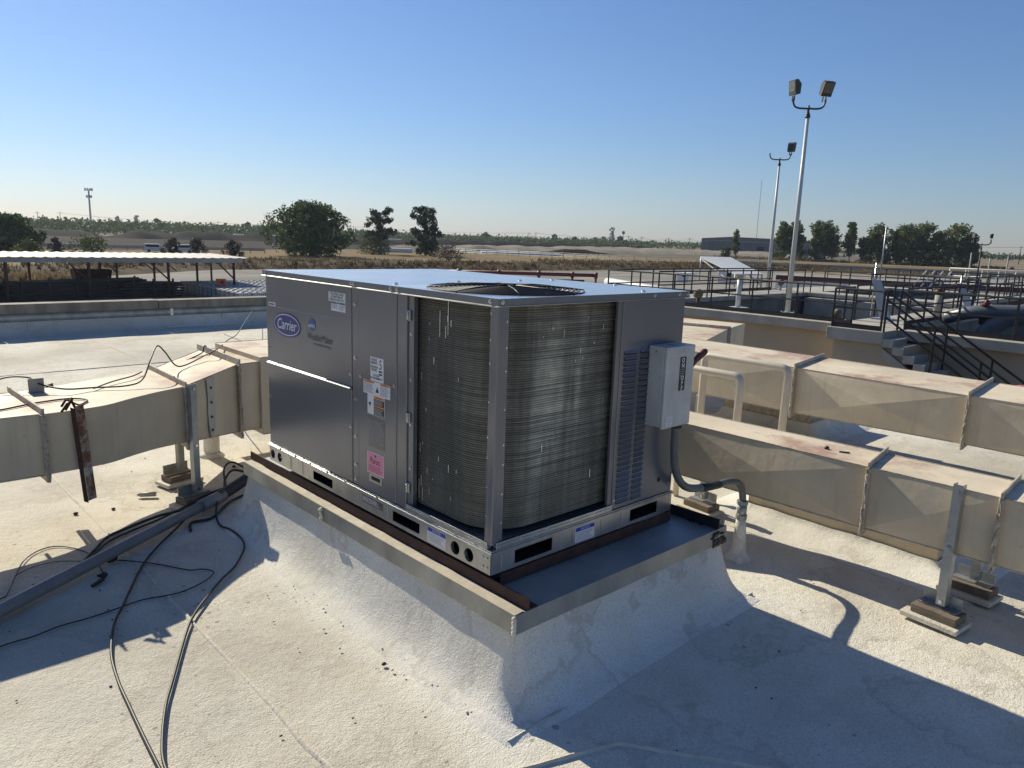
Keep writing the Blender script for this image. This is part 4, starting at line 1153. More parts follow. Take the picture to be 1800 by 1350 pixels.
# ------------------------------------------------------------------ parapet along the far left edge
pw = thing('parapet_wall', (-3, 11.75, 0), 'low parapet wall with concrete coping along the far roof edge', 'parapet')
PX0, PX1, PY = -14.0, 8.3, 11.58
mb = MB(); mb.box((PX0, PY+.035, -.05), (PX1, PY+.24, .350)); mb.build('wall_core', 'duct', pw)
M['coping'] = simple('coping_concrete', (.34, .295, .225), .85, var=.6, scale=3.5, bump=.4, bscale=25, stretch=(1, 1, .3), detail=8)
x = PX0
while x < PX1 - .3:
    l = 2.35; mb = MB(); mb.box((x+.006, PY-.02+rnd.uniform(-.004, .004), .352), (min(PX1, x+l-.006), PY+.27, .500+rnd.uniform(-.004, .004))); mb.build('coping_block', 'coping', pw, bev=.012); x += l
for k in range(7):
    x = -12.6 + 3.05*k; mb = MB(); mb.box((x, PY+.012, .226), (x+.05, PY+.016, .346)); mb.build('flashing_lap', 'galv', pw)
    mb = MB(); mb.box((x+.9, PY-.012, .05), (x+.93, PY+.004, .222)); mb.build('membrane_lap', 'seam', pw)
mb = MB(); vs = []; n = 120
prof = [(0, .350), (-.012, .345), (-.016, .225), (-.010, .222)]
for i in range(n+1):
    x = PX0 + (PX1-PX0)*i/n
    for (o, z) in prof: vs.append((x, PY+.030+o+.003*mnoise.noise(Vector((x*1.3, z*5, 0))), z))
mb.add(vs, [(i*4+c, i*4+c+1, (i+1)*4+c+1, (i+1)*4+c) for i in range(n) for c in range(3)], 0, True)
mb.build('counter_flashing', 'galv_old', pw)
mb = MB(); vs = []
prof = [(.0, .224), (-.012, .16), (-.03, .11), (-.07, .06), (-.13, .022), (-.20, .004), (-.24, -.01)]
for i in range(n+1):
    x = PX0 + (PX1-PX0)*i/n
    for (o, z) in prof: vs.append((x, PY+.022+o+.008*mnoise.noise(Vector((x*1.1, z*7, 3))), z))
k = len(prof)
mb.add(vs, [(i*k+c, i*k+c+1, (i+1)*k+c+1, (i+1)*k+c) for i in range(n) for c in range(k-1)], 0, True)
mb.build('base_flashing', 'cove', pw)
mb = MB(); mb.bar((2.55, PY-.13, .045), (3.75, PY-.15, .05), .03, .012); tag(mb.build('lath', 'white_print', bev=.002), 'white strip of lath lying at the foot of the parapet', 'lath')
# hood on the unit's hidden side
mb = MB(); mb.prism([(W+.001, .32, .62), (W+.001, .32, 1.46), (W+.235, .32, 1.40), (W+.235, .32, .62)], (0, .62, 0)); mb.build('air_hood', 'cabinet', unit, bev=.004)

# ================================================================== beyond the roof
G0 = -5.0
M['ground'] = simple('dry_ground', (.26, .215, .15), .95, var=.35, scale=.035, detail=10, c2=(.15, .125, .085))
M['lot'] = simple('grey_dirt_lot', (.32, .30, .265), .95, c2=(.20, .187, .165), scale=.12, detail=9, stretch=(.5, 1.6, 1), lo=.38, hi=.62)
M['dark_field'] = simple('dark_tilled_field', (.055, .043, .034), .95, c2=(.034, .027, .022), scale=.05, detail=8, stretch=(.3, 2, 1))
M['straw'] = simple('dry_straw_grass', (.27, .20, .11), .95, c2=(.15, .115, .065), scale=.10, detail=9)
M['grey_field'] = simple('grey_field', (.17, .155, .125), .95, c2=(.11, .10, .08), scale=.06, detail=8)
M['berm'] = simple('dry_bank', (.16, .122, .078), .95, c2=(.075, .06, .044), scale=.3, detail=9)
M['mound'] = simple('pale_mound', (.34, .30, .235), .95, c2=(.20, .175, .14), scale=.14, detail=8)
M['dark_mound'] = simple('dark_mound', (.030, .025, .022), .95, var=.4, scale=.3)
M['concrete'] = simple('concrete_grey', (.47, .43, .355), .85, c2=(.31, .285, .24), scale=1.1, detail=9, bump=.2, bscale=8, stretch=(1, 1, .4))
M['concrete_dark'] = simple('concrete_darker_grey', (.27, .255, .22), .8, c2=(.14, .135, .12), scale=.7, detail=9, stretch=(1, 1, .3))  # darker grey than the deck concrete
M['tan_wall'] = simple('tan_wall_paint', (.52, .415, .28), .8, c2=(.44, .35, .235), scale=.6, detail=7)
M['rail_paint'] = simple('dark_rail_paint', (.038, .032, .028), .5, .1, var=.3, scale=6)
M['white_paint'] = simple('white_paint', (.72, .72, .70), .45, var=.15, scale=3)
M['pole_white'] = simple('pole_white', (.62, .62, .60), .4, 0, var=.2, scale=2, stretch=(1, 1, .2))
M['lamp_body'] = simple('lamp_body', (.075, .068, .055), .5, .2, var=.3, scale=8)
M['lamp_glass'] = simple('lamp_glass', (.20, .19, .155), .15, 0, var=.4, scale=12)
M['grey_pipe'] = simple('big_grey_pipe', (.13, .14, .15), .4, 0, var=.25, scale=2)
M['red_pipe'] = simple('red_pipe_paint', (.20, .035, .028), .5, 0, var=.35, scale=4)
M['maroon'] = simple('maroon_band', (.10, .022, .022), .6, 0, var=.3, scale=3)
M['roof_white'] = simple('white_roof_sheet', (.42, .41, .375), .6, 0, c2=(.29, .27, .235), scale=.7, detail=8, stretch=(2, .4, 1))
M['rust_post'] = simple('rust_post', (.12, .065, .045), .85, 0, var=.4, scale=4)
M['tote'] = simple('tote_white_plastic', (.80, .81, .80), .45, 0, var=.15, scale=2)
M['tote_cage'] = simple('tote_cage', (.20, .20, .21), .45, .5, var=.2, scale=4)
M['orange_paint'] = flat('orange_plastic', (.80, .13, .02), .5)
M['blue_frame'] = simple('pale_blue_frame', (.36, .40, .46), .4, .1, var=.15, scale=3)
M['bark'] = simple('bark', (.085, .065, .05), .95, var=.4, scale=3, stretch=(1, 1, .3))
M['bark_pale'] = simple('pale_bark', (.34, .29, .23), .9, var=.35, scale=2, stretch=(1, 1, .3))
M['block_wall'] = simple('warehouse_wall', (.16, .15, .145), .8, var=.2, scale=.2)
M['water'] = flat('dark_water', (.02, .028, .028), .08)

def leaf_mat(name, c1, c2, c3, scale):
    t = NT(name)
    f = t.noise(scale, 4, .65)
    col = t.ramp(f, [(.33, c1), (.52, c2), (.70, c3)])
    oi = t.n('ShaderNodeObjectInfo')
    hs = t.n('ShaderNodeHueSaturation'); t.l(col, hs.inputs['Color'])
    mp = t.n('ShaderNodeMapRange'); mp.inputs['To Min'].default_value = .8; mp.inputs['To Max'].default_value = 1.2
    t.l(oi.outputs['Random'], mp.inputs[0]); t.l(mp.outputs[0], hs.inputs['Value'])
    t.set(Base_Color=hs.outputs[0], Roughness=.65)
    t.b.inputs['Specular IOR Level'].default_value = .2
    tr = t.n('ShaderNodeBsdfTranslucent'); t.l(hs.outputs[0], tr.inputs['Color'])
    mx = t.n('ShaderNodeMixShader'); mx.inputs[0].default_value = .28
    out = t.t.nodes['Material Output']
    t.l(t.b.outputs[0], mx.inputs[1]); t.l(tr.outputs[0], mx.inputs[2]); t.l(mx.outputs[0], out.inputs['Surface'])
    return t.m
M['leaf_broad'] = leaf_mat('broadleaf_foliage', (.026, .044, .014), (.055, .088, .024), (.115, .140, .038), .45)
M['leaf_pine'] = leaf_mat('pine_foliage', (.018, .030, .012), (.034, .052, .020), (.062, .078, .032), .6)
M['leaf_euc'] = leaf_mat('eucalyptus_foliage', (.060, .080, .026), (.120, .142, .048), (.20, .21, .080), .35)
M['leaf_bush'] = leaf_mat('bush_foliage', (.050, .068, .022), (.095, .115, .040), (.15, .155, .06), .8)
M['leaf_dry'] = leaf_mat('dry_bush_foliage', (.045, .036, .030), (.075, .060, .048), (.12, .095, .065), .8)
M['leaf_orchard'] = leaf_mat('orchard_foliage', (.055, .085, .026), (.095, .130, .042), (.145, .17, .06), .05)
M['weed'] = leaf_mat('dry_weeds', (.10, .078, .043), (.215, .155, .083), (.34, .25, .14), .16)
M['weed_dark'] = leaf_mat('dark_weeds', (.06, .045, .03), (.12, .09, .055), (.20, .15, .08), .2)

# ---- ground
mb = MB(); mb.add([(-700, -700, G0-.012), (2500, -700, G0-.012), (2500, 2500, G0-.012), (-700, 2500, G0-.012)], [(0,1,2,3)]); struct(mb, 'ground', 'ground')
def patch(name, pts, mat, z):
    mb = MB(); mb.add([(p[0], p[1], G0+z) for p in pts], [tuple(range(len(pts)))]); return struct(mb, name, mat)
patch('dirt_lot', [(-120, 12), (8, 12), (60, 12), (230, -40), (230, 60), (170, 110), (114, 108), (74, 112), (50, 119), (37, 117), (22, 102), (12, 93), (-30, 90), (-120, 90)], 'lot', .004)
patch('straw_flat', [(-200, 96), (10, 100), (25, 112), (50, 124), (80, 118), (170, 112), (235, 62), (330, 40), (420, 60), (300, 260), (200, 300), (90, 225), (30, 205), (-200, 200)], 'straw', .008)
patch('dark_field', [(-60, 205), (36, 207), (100, 232), (165, 262), (330, 470), (200, 455), (75, 430), (-60, 400)], 'dark_field', .012)
patch('grey_field', [(150, 232), (420, 150), (700, 300), (560, 420), (330, 420), (190, 290)], 'grey_field', .016)
mb = MB(); mb.box((ROOF_X0, ROOF_Y0, G0), (ROOF_X1-.02, PY+.22, -.05)); o = mb.build('building_wall', 'tan_wall'); tag(o, 'tan building body under the white roof', 'building')

# ---- banks and mounds
def mound_strip(name, pts, w, h, mat, seed, rough=.5, zb=G0):
    mb = MB(); P = []
    for a, b in zip(pts, pts[1:]):
        a, b = Vector((*a, 0)), Vector((*b, 0)); n = max(3, int((b-a).length/2.5)); P += [a.lerp(b, i/n) for i in range(n)]
    P.append(Vector((*pts[-1], 0))); vs = []; k = 9
    for i, p in enumerate(P):
        d = (P[min(i+1, len(P)-1)] - P[max(0, i-1)]).normalized(); s = Vector((-d.y, d.x, 0))
        end = min(1, i/6, (len(P)-1-i)/6)
        for j in range(k):
            u = j/(k-1)*2-1
            hh = h*(1-abs(u)**1.6)*(1 + rough*mnoise.noise(Vector((p.x*.08+seed, p.y*.08, u*.7))) + .25*rough*mnoise.noise(Vector((p.x*.4, p.y*.4, u*3+seed))))*end
            vs.append(p + s*(u*w/2) + Vector((0, 0, zb - .05 + max(0, hh))))
    mb.add(vs, [(i*k+c, i*k+c+1, (i+1)*k+c+1, (i+1)*k+c) for i in range(len(P)-1) for c in range(k-1)], 0, True)
    return struct(mb, name, mat), P
_, berm = mound_strip('earth_bank', [(-30, 104), (16, 108), (30, 117), (44, 127), (60, 128), (82, 122), (118, 118), (150, 120), (182, 116), (215, 100)], 14, 1.35, 'berm', 2.)
mound_strip('earth_bank', [(215, 100), (240, 60), (262, 20), (280, -30)], 12, .9, 'berm', 5.)
mound_strip('pale_mound', [(215, 275), (260, 290), (330, 285), (400, 255), (450, 225)], 26, 2.2, 'mound', 8., .4)
mound_strip('pale_mound', [(330, 330), (400, 320), (470, 290), (520, 260)], 30, 2.4, 'mound', 18., .4)
mound_strip('pale_mound', [(205, 270), (222, 262), (240, 262)], 14, 2.4, 'mound', 28., .3)
mound_strip('dark_mound', [(240, 245), (262, 238), (280, 230)], 12, 2.0, 'dark_mound', 3., .6)
mound_strip('dark_mound', [(150, 128), (166, 124)], 9, 2.6, 'dark_mound', 7., .6)
mound_strip('dark_mound', [(100, 395), (140, 400), (190, 395), (230, 380)], 26, 3.6, 'dark_mound', 13., .9)
mound_strip('dark_mound', [(190, 345), (290, 410), (420, 420), (520, 380)], 20, 3.2, 'dark_mound', 23., .4)
mound_strip('dark_mound', [(-40, 420), (60, 425), (110, 420)], 30, 2.8, 'dark_mound', 31., .3)

# ---- vegetation as many small faces
def leaf_cloud(name, centres, size, mat, seed, parent=None, spread=None, kind=None, flatk=1.0, upright=False, off=(0,0,0)):
    """centres: (x, y, z, radius, count) clumps of little faces"""
    q = random.Random(seed); vs = []; fs = []
    for (cx, cy, cz, rr, cnt) in centres:
        for _ in range(cnt):
            while True:
                x, y, z = q.uniform(-1,1), q.uniform(-1,1), q.uniform(-1,1)
                d2 = x*x+y*y+z*z
                if .08 < d2 < 1: break
            px, py, pz = cx + x*rr, cy + y*rr, cz + z*rr*flatk
            s = size*q.uniform(.6, 1.4)
            if upright:
                a = q.uniform(0, 6.283); dx, dy = math.cos(a)*s*.35, math.sin(a)*s*.35; lx, ly = q.uniform(-.3,.3)*s, q.uniform(-.3,.3)*s
                o = len(vs); vs += [(px-dx, py-dy, pz), (px+dx, py+dy, pz), (px+lx, py+ly, pz+s*q.uniform(.8,1.6))]; fs.append((o, o+1, o+2))
            else:
                u = Vector((q.gauss(0,1), q.gauss(0,1), q.gauss(0,.8))).normalized(); v = u.orthogonal().normalized()
                v = Matrix.Rotation(q.uniform(0, 6.283), 3, u) @ v
                w = u.cross(v); p = Vector((px, py, pz)); o = len(vs)
                vs += [p - v*s*.6, p + w*s*.38, p + v*s*.6, p - w*s*.38]; fs.append((o, o+1, o+2, o+3))
    me = bpy.data.meshes.new(name); me.from_pydata([(a-off[0], b-off[1], c-off[2]) for a, b, c in vs], [], fs); me.materials.append(M[mat]); me.update()
    o = bpy.data.objects.new(name, me); C.objects.link(o)
    if parent: o.parent = parent
    if kind: o['kind'] = kind
    return o

def limbs(mb, base, top, r, q, n, reach, zlo=.35):
    base, top = Vector(base), Vector(top)
    pts = [base.lerp(top, i/6) + Vector((q.uniform(-.25,.25), q.uniform(-.25,.25), 0))*(0 if i in (0,) else 1)*r*2 for i in range(7)]
    mb.tube(pts, [r*(1-.85*i/6) for i in range(7)], 7)
    tips = []
    for k in range(n):
        t = zlo + (1-zlo)*k/max(1, n-1)*.95; a = q.uniform(0, 6.283) if n < 4 else k*2.4 + q.uniform(-.5,.5)
        p = base.lerp(top, t); L_ = reach*q.uniform(.6, 1.1)*(1.1-.6*t)
        e = p + Vector((math.cos(a)*L_, math.sin(a)*L_, L_*q.uniform(.15, .6)))
        mid = p.lerp(e, .5) + Vector((0, 0, L_*.08))
        mb.tube([p, mid, e], [r*.45*(1-t*.5), r*.28*(1-t*.5), r*.08], 5); tips.append(e)
    return tips

def tree(name, loc, h, w, kind, seed, label, group=None, leaf=.45, dens=1., trunk=True):
    q = random.Random(seed); x, y, z = loc
    t = thing(name, loc, label, 'tree', group)
    cl = []; mb = MB(); bark = 'bark'
    if kind == 'broad':
        limbs(mb, (x, y, z-.3), (x, y, z+h*.8), w*.02+.12, q, 9, w*.4, .2)
        for _ in range(int(150*dens)):
            a, b = q.uniform(0, 6.283), q.uniform(0, 1)**.6
            v = q.uniform(.04, 1); prof = math.sin(math.pi*min(1, (v*.86+.12)))**.6
            rad = w/2*prof*b*q.uniform(.8, 1.08)
            cl.append((x+math.cos(a)*rad, y+math.sin(a)*rad, z+h*v*.93, q.uniform(.06, .11)*w*.6+.25, 46))
    elif kind == 'pine':
        tips = limbs(mb, (x, y, z-.3), (x+w*.03, y, z+h*.97), .22, q, 16, w*.5, .28)
        for e in tips:
            for _ in range(int(6*dens)): cl.append((e.x+q.uniform(-.13,.13)*w, e.y+q.uniform(-.13,.13)*w, e.z+q.uniform(-.03,.05)*h, w*.075, 34))
        for k in range(int(26*dens)):
            v = q.uniform(.3, 1); a = q.uniform(0, 6.283); rad = w*.30*(1.15-v)*q.uniform(.2, 1)
            cl.append((x+math.cos(a)*rad, y+math.sin(a)*rad, z+h*v, w*.085, 34))
    elif kind == 'pine_full':
        tips = limbs(mb, (x, y, z-.3), (x, y, z+h*.97), .28, q, 20, w*.48, .08)
        for e in tips:
            for _ in range(int(6*dens)): cl.append((e.x+q.uniform(-.1,.1)*w, e.y+q.uniform(-.1,.1)*w, e.z+q.uniform(-.03,.05)*h, w*.08, 34))
        for k in range(int(95*dens)):
            v = q.uniform(.04, 1); a = q.uniform(0, 6.283); rad = w*.40*(1.0-.45*v)*q.uniform(.15, 1)
            cl.append((x+math.cos(a)*rad, y+math.sin(a)*rad, z+h*v, w*.085, 36))
    elif kind == 'euc':
        bark = 'bark_pale'; nst = q.choice((2, 2, 3))
        for s_ in range(nst):
            a = q.uniform(0, 6.283); ox, oy = math.cos(a)*w*.24, math.sin(a)*w*.24; th = h*q.uniform(.82, 1.0)
            tips = limbs(mb, (x+ox*.25, y+oy*.25, z-.3), (x+ox, y+oy, z+th*.93), .22, q, 6, w*.26, .4)
            for e in tips:
                for _ in range(int(4*dens)): cl.append((e.x+q.uniform(-.1,.1)*w, e.y+q.uniform(-.1,.1)*w, e.z+q.uniform(-.10,.06)*h, w*q.uniform(.06,.09)+.2, 30))
            for k in range(int(22*dens)):
                v = q.uniform(.18, 1); rad = w*.22*q.uniform(0, 1)*(1.15-.35*v); aa = q.uniform(0, 6.283)
                cl.append((x+ox*v+math.cos(aa)*rad, y+oy*v+math.sin(aa)*rad, z+th*v, w*q.uniform(.06,.10)+.2, 30))
    elif kind == 'bush':
        for k in range(5):
            a = q.uniform(0, 6.283); mb.tube([(x, y, z-.2), (x+math.cos(a)*w*.2, y+math.sin(a)*w*.2, z+h*.5), (x+math.cos(a)*w*.35, y+math.sin(a)*w*.35, z+h*.8)], [.08, .05, .02], 5)
        for k in range(int(44*dens)):
            a = q.uniform(0, 6.283); v = q.uniform(0.02, .95); rad = w/2*math.sqrt(max(0, 1-v*v))*q.uniform(.2, 1)
            cl.append((x+math.cos(a)*rad, y+math.sin(a)*rad, z+h*v*.9, .10*w+.1, 30))
    mb.build('trunk' if kind != 'bush' else 'stems', bark, t)
    mat = {'broad': 'leaf_broad', 'pine': 'leaf_pine', 'pine_full': 'leaf_pine', 'euc': 'leaf_euc', 'bush': 'leaf_bush'}[kind]
    c = leaf_cloud('crown', cl, leaf, mat if not isinstance(leaf, tuple) else leaf[1], seed+1, t, off=loc)
    return t, c
tree('broadleaf_tree', (95.9, 183.5, G0), 14.2, 24.5, 'broad', 1, 'big dark round broadleaf tree left of centre beyond the lot', leaf=.55, dens=2.0)
tree('pine_tree', (130.8, 203.9, G0), 13.4, 10.5, 'pine', 2, 'ragged pine with bare trunk just right of the big round tree', leaf=.5)
tree('pine_tree', (142.6, 195.8, G0), 14.6, 10.5, 'pine_full', 3, 'tall dark full pine, branches down to the ground, right of the ragged pine', leaf=.5)
tree('shrub', (126.5, 201.0, G0), 5.4, 12, 'bush', 4, 'wide green shrub at the foot of the ragged pine', leaf=.45, dens=1.5)
tree('broadleaf_tree', (30.2, 195.3, G0), 8.3, 13.5, 'broad', 5, 'dark dense tree at the left edge of the view', leaf=.5, dens=1.2)
tree('shrub', (28.1, 165.3, G0), 3.5, 7, 'bush', 6, 'low green bush in front of the left edge tree', leaf=.35)
tree('shrub', (36.9, 158.3, G0), 5.0, 8, 'bush', 7, 'taller green bush in dry grass right of the left edge tree', leaf=.35, dens=1.2)
for i, (x, y, h, w, lab) in enumerate(((35.6, 179.1, 3.8, 3.2, 'small bare dark bush between the two green bushes at left'), (58.5, 178.1, 4.3, 4.4, 'bare dark bush left of the parked white vans'),
        (63.8, 176.9, 4.4, 4.8, 'bare dark bush between and behind the white vans'), (69.0, 168.8, 4.2, 5, 'bare dark bush next to the big round tree'), (116.0, 150.0, 4.4, 10, 'broad dead brush heap on the bank right of the tall pine'))):
    t, c = tree('dry_bush', (x, y, G0), h, w, 'bush', 20+i, lab, leaf=.32); c.data.materials[0] = M['leaf_dry']
for i, (x, y, h, w) in enumerate(((351.6, 185.3, 19.3, 8.5), (355.6, 177.6, 18.7, 8.6), (359.1, 170.3, 19.2, 10.5), (362.8, 162.4, 18.3, 13.5), (365.4, 156.4, 18.5, 7.6), (368.1, 150.0, 13.5, 7.1),
        (370.7, 143.6, 19.0, 12.4), (373.1, 137.3, 17.6, 9), (375.2, 131.5, 20.1, 13.8), (377.3, 125.3, 17.4, 8.5), (379.2, 119.7, 19.8, 14.1), (381.2, 113.2, 15.4, 9), (382.6, 108.6, 10.8, 7.2))):
    tree('eucalyptus_tree', (x, y, G0), h, w*1.5, 'euc', 40+i, ['pale trunked eucalyptus just left of the taller light pole', 'eucalyptus seen right beside the taller light pole', 'slim tall eucalyptus third in the windbreak from the light pole', 'eucalyptus with a forked leaning trunk in the windbreak', 'thin eucalyptus next to the forked one, a gap after it', 'short eucalyptus standing in the gap of the windbreak', 'broad eucalyptus just right of the windbreak gap', 'narrow eucalyptus tucked between two broad ones', 'tallest broad eucalyptus in the middle of the right group', 'slim eucalyptus behind the tallest broad one', 'wide eucalyptus near the right end of the windbreak', 'eucalyptus with white leaning trunk closing the right group', 'small low eucalyptus beyond the right end of the windbreak'][i], 'eucalyptus windbreak on the right', leaf=.8, dens=1.3)
    if i not in (3, 4, 12): tree('undergrowth', (x-6, y-3, G0), 4.5+(i*37 % 5)*.7, 9, 'bush', 140+i, 'low green growth at the foot of the windbreak trees', 'undergrowth below the windbreak', leaf=.6, dens=.8)
tree('eucalyptus_tree', (290.1, 172.3, G0), 13.6, 5.2, 'euc', 60, 'lone thin eucalyptus before the dark warehouse', leaf=.6, dens=.55)
tree('shrub', (287.6, 175.7, G0), 6.0, 5.5, 'bush', 61, 'dark shrub at the foot of the lone eucalyptus', leaf=.5)
for i, (x, y, h, w, k, lab) in enumerate(((996, 831, 28, 15.4, 'euc', 'tall hazy tree clump on the far skyline right of centre'), (976, 854, 11, 17, 'broad', 'low hazy tree left of the tall far clump'), (985, 843, 12.5, 19, 'broad', 'low hazy tree touching the tall far clump'),
        (649, 757, 12, 13.4, 'broad', 'round hazy tree on the skyline right of the tall pine'), (277, 640, 12, 12, 'broad', 'small dark skyline tree left of the big round tree'), (210.5, 664.9, 12, 11, 'broad', 'small skyline tree above the left orchard'),
        (290, 1058, 17, 9, 'euc', 'hazy skyline tree, left one of a close pair'), (309, 1053, 18.5, 10, 'euc', 'hazy skyline tree, right one of a close pair'), (694.5, 568, 12, 12, 'broad', 'dark skyline tree left of the warehouse'), (643, 625, 12, 8, 'broad', 'skyline tree in the middle distance above the mounds'), (660, 608, 9.6, 11, 'broad', 'low skyline tree above the right mounds'))):
    tree('distant_tree', (x, y, G0), h, w, k, 80+i, lab, 'distant skyline trees', leaf=1.1, dens=.55)
t = thing('palm_tree', (696.5, 565.6, G0), 'lone palm on the skyline left of the warehouse', 'tree'); mb = MB(); mb.tube([(696.5, 565.6, G0), (696.5, 565.6, G0+15.5)], [.45, .3], 7); mb.build('trunk', 'bark', t)
leaf_cloud('crown', [(696.5, 565.6, G0+16, 1.6, 90)], 1.4, 'leaf_euc', 5, t, off=(696.5, 565.6, G0))

# far orchards that read as one mass
def orchard(name, area, rows, seed, h0, h1, size, mat='leaf_orchard', cnt=20):
    q = random.Random(seed); cl = []
    (ax, ay), (bx, by), depth = area
    a, b = Vector((ax, ay, 0)), Vector((bx, by, 0)); d = (b-a); L_ = d.length; d.normalize(); s = Vector((-d.y, d.x, 0))
    if s.dot(Vector((.67, .72, 0))) < 0: s = -s
    for r in range(rows):
        n = int(L_/5.0)
        for i in range(n):
            p = a + d*(i*5.0 + q.uniform(-1.5, 1.5)) + s*(depth*r/max(1, rows-1))
            h = q.uniform(h0, h1); cl.append((p.x, p.y, G0 + h*.52, h*.50, cnt))
    return leaf_cloud(name, cl, size, mat, seed, kind='stuff')
orchard('orchard', ((-160, 470), (340, 520), 150), 9, 3, 7.0, 10.0, 1.7, cnt=26)
orchard('orchard', ((250, 560), (640, 420), 200), 7, 4, 5.0, 7.5, 1.7, cnt=22)
orchard('far_wood', ((-100, 900), (700, 1000), 250), 3, 6, 7, 13, 2.6, cnt=14)
orchard('far_wood', ((500, 900), (1150, 560), 300), 3, 7, 6, 10.5, 2.6, cnt=14)
orchard('far_wood', ((760, 520), (1000, 60), 200), 3, 8, 4.5, 9, 2.6, cnt=14)
# weeds on the banks
def weeds(name, P, w, n, size, mat, seed, zfn):
    q = random.Random(seed); cl = []
    for _ in range(n):
        p = q.choice(P); u = q.uniform(-1, 1)
        cl.append((p[0] + q.uniform(-2,2) + u*w*.3, p[1] + q.uniform(-2,2) + u*w*.45, zfn(u), .55, 7))
    return leaf_cloud(name, cl, size, mat, seed, kind='stuff', upright=True, flatk=.3)
weeds('dry_weeds', berm, 15, 1900, .42, 'weed', 3, lambda u: G0 + 1.15*(1-abs(u)**1.6))
weeds('dark_weeds', berm, 14, 900, .45, 'weed_dark', 4, lambda u: G0 + 1.05*(1-abs(u)**1.6))
rp = [(215+ (i*1.6), 98-i*3.1) for i in range(45)]
weeds('dry_weeds', rp, 22, 900, .45, 'weed', 6, lambda u: G0 + .5)
weeds('dry_weeds', [(x, 150 + 9*math.sin(x*.05)) for x in range(-20, 95, 2)], 40, 700, .45, 'weed', 7, lambda u: G0)
weeds('dry_weeds', [(330 + i*1.2, 205 - i*2.2) for i in range(50)], 14, 600, .7, 'weed', 9, lambda u: G0 + .2)
weeds('dry_weeds', [(150 + i*1.5, 150 - i*.6) for i in range(50)], 30, 500, .5, 'weed', 10, lambda u: G0 + .2)
weeds('dry_weeds', [(8+i*.25, 97) for i in range(40)], 7, 300, .5, 'weed', 12, lambda u: G0 + .2)

# ------------------------------------------------------------------ concrete basins on the right
ZD = -0.40                                     # deck level
tank = thing('settling_basin', (20.3, 8, G0), 'big grey concrete basin block with tan outer wall and sunken pits', 'basin')
def tpart(name, mat, *boxes, bev=.015):
    mb = MB()
    for a, b in boxes: mb.box(a, b)
    return mb.build(name, mat, tank, bev=bev)
tpart('outer_wall', 'tan_wall', ((20.38, -45, G0), (20.70, 17.2, -.675)), bev=0)
tpart('outer_wall', 'tan_wall', ((20.72, 16.9, G0), (44, 17.2, -.675)), bev=0)
tpart('ledge', 'concrete', ((20.05, -45, -.672), (21.55, 17.4, ZD)))
tpart('walkway', 'concrete', ((21.56, 15.15, -.58), (45, 17.4, ZD)))
tpart('walkway', 'concrete', ((21.56, 6.15, -.58), (33.6, 7.75, ZD)))
tpart('walkway', 'concrete', ((33.62, -45, -.58), (35.2, 15.14, ZD)))
tpart('walkway', 'concrete', ((44.0, -45, -.58), (45.4, 15.14, ZD)))
tpart('walkway', 'concrete', ((35.22, 8.6, -.58), (43.98, 9.9, ZD)))
tpart('walkway', 'concrete', ((21.56, -9.0, -.58), (33.6, -7.6, ZD)))
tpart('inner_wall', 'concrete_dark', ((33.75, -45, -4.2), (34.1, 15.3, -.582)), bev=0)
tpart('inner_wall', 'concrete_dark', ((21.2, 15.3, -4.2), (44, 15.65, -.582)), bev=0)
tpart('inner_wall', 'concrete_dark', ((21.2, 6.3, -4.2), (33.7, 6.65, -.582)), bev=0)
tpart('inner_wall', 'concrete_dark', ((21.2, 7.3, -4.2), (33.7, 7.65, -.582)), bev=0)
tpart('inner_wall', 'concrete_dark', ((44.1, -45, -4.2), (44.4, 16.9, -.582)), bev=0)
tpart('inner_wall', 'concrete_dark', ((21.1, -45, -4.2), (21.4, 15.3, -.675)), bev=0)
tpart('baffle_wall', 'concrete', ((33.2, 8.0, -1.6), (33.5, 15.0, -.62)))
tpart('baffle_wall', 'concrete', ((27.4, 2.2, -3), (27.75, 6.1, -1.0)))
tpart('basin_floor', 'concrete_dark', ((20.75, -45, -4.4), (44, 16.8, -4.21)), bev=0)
tpart('water_surface', 'water', ((21.45, 7.7, -3.2), (33.7, 15.2, -3.15)), bev=0)

# stair and landing in front of the ledge
stair = thing('concrete_stair', (19.5, 5.8, G0), 'concrete landing with steps going down along the tan basin wall', 'stair')
mb = MB(); mb.box((19.02, 5.82, -.745), (20.047, 7.36, ZD)); mb.build('landing', 'concrete', stair, bev=.015)
mb = MB(); mb.box((19.17, 5.2, G0), (20.375, 7.18, -.747)); mb.build('landing_wall', 'tan_wall', stair)
RISE, RUN = .185, .285
for k in range(16):
    y1 = 5.82 - RUN*k; zt = ZD - RISE*(k+1)
    mb = MB(); mb.box((19.03, y1-RUN-.002, zt-RISE-.03), (20.045, y1-.001, zt)); mb.build('step', 'concrete', stair, bev=.008)
mb = MB(); y0, z0 = 5.82, ZD-RISE-.25
mb.prism([(19.06, y0, z0), (19.06, y0-RUN*16, z0-RISE*16), (19.06, y0-RUN*16, z0-RISE*16-.26), (19.06, y0, z0-.26)], (.96, 0, 0)); mb.build('stringer', 'concrete', stair)
mb = MB(); mb.tube([(20.30, 6.8, -.60), (20.28, 6.35, -1.35)], .11, 14); tag(mb.build('drain_stub', 'pipe_tan'), 'tan pipe stub leaning out of the basin wall left of the stair', 'pipe')

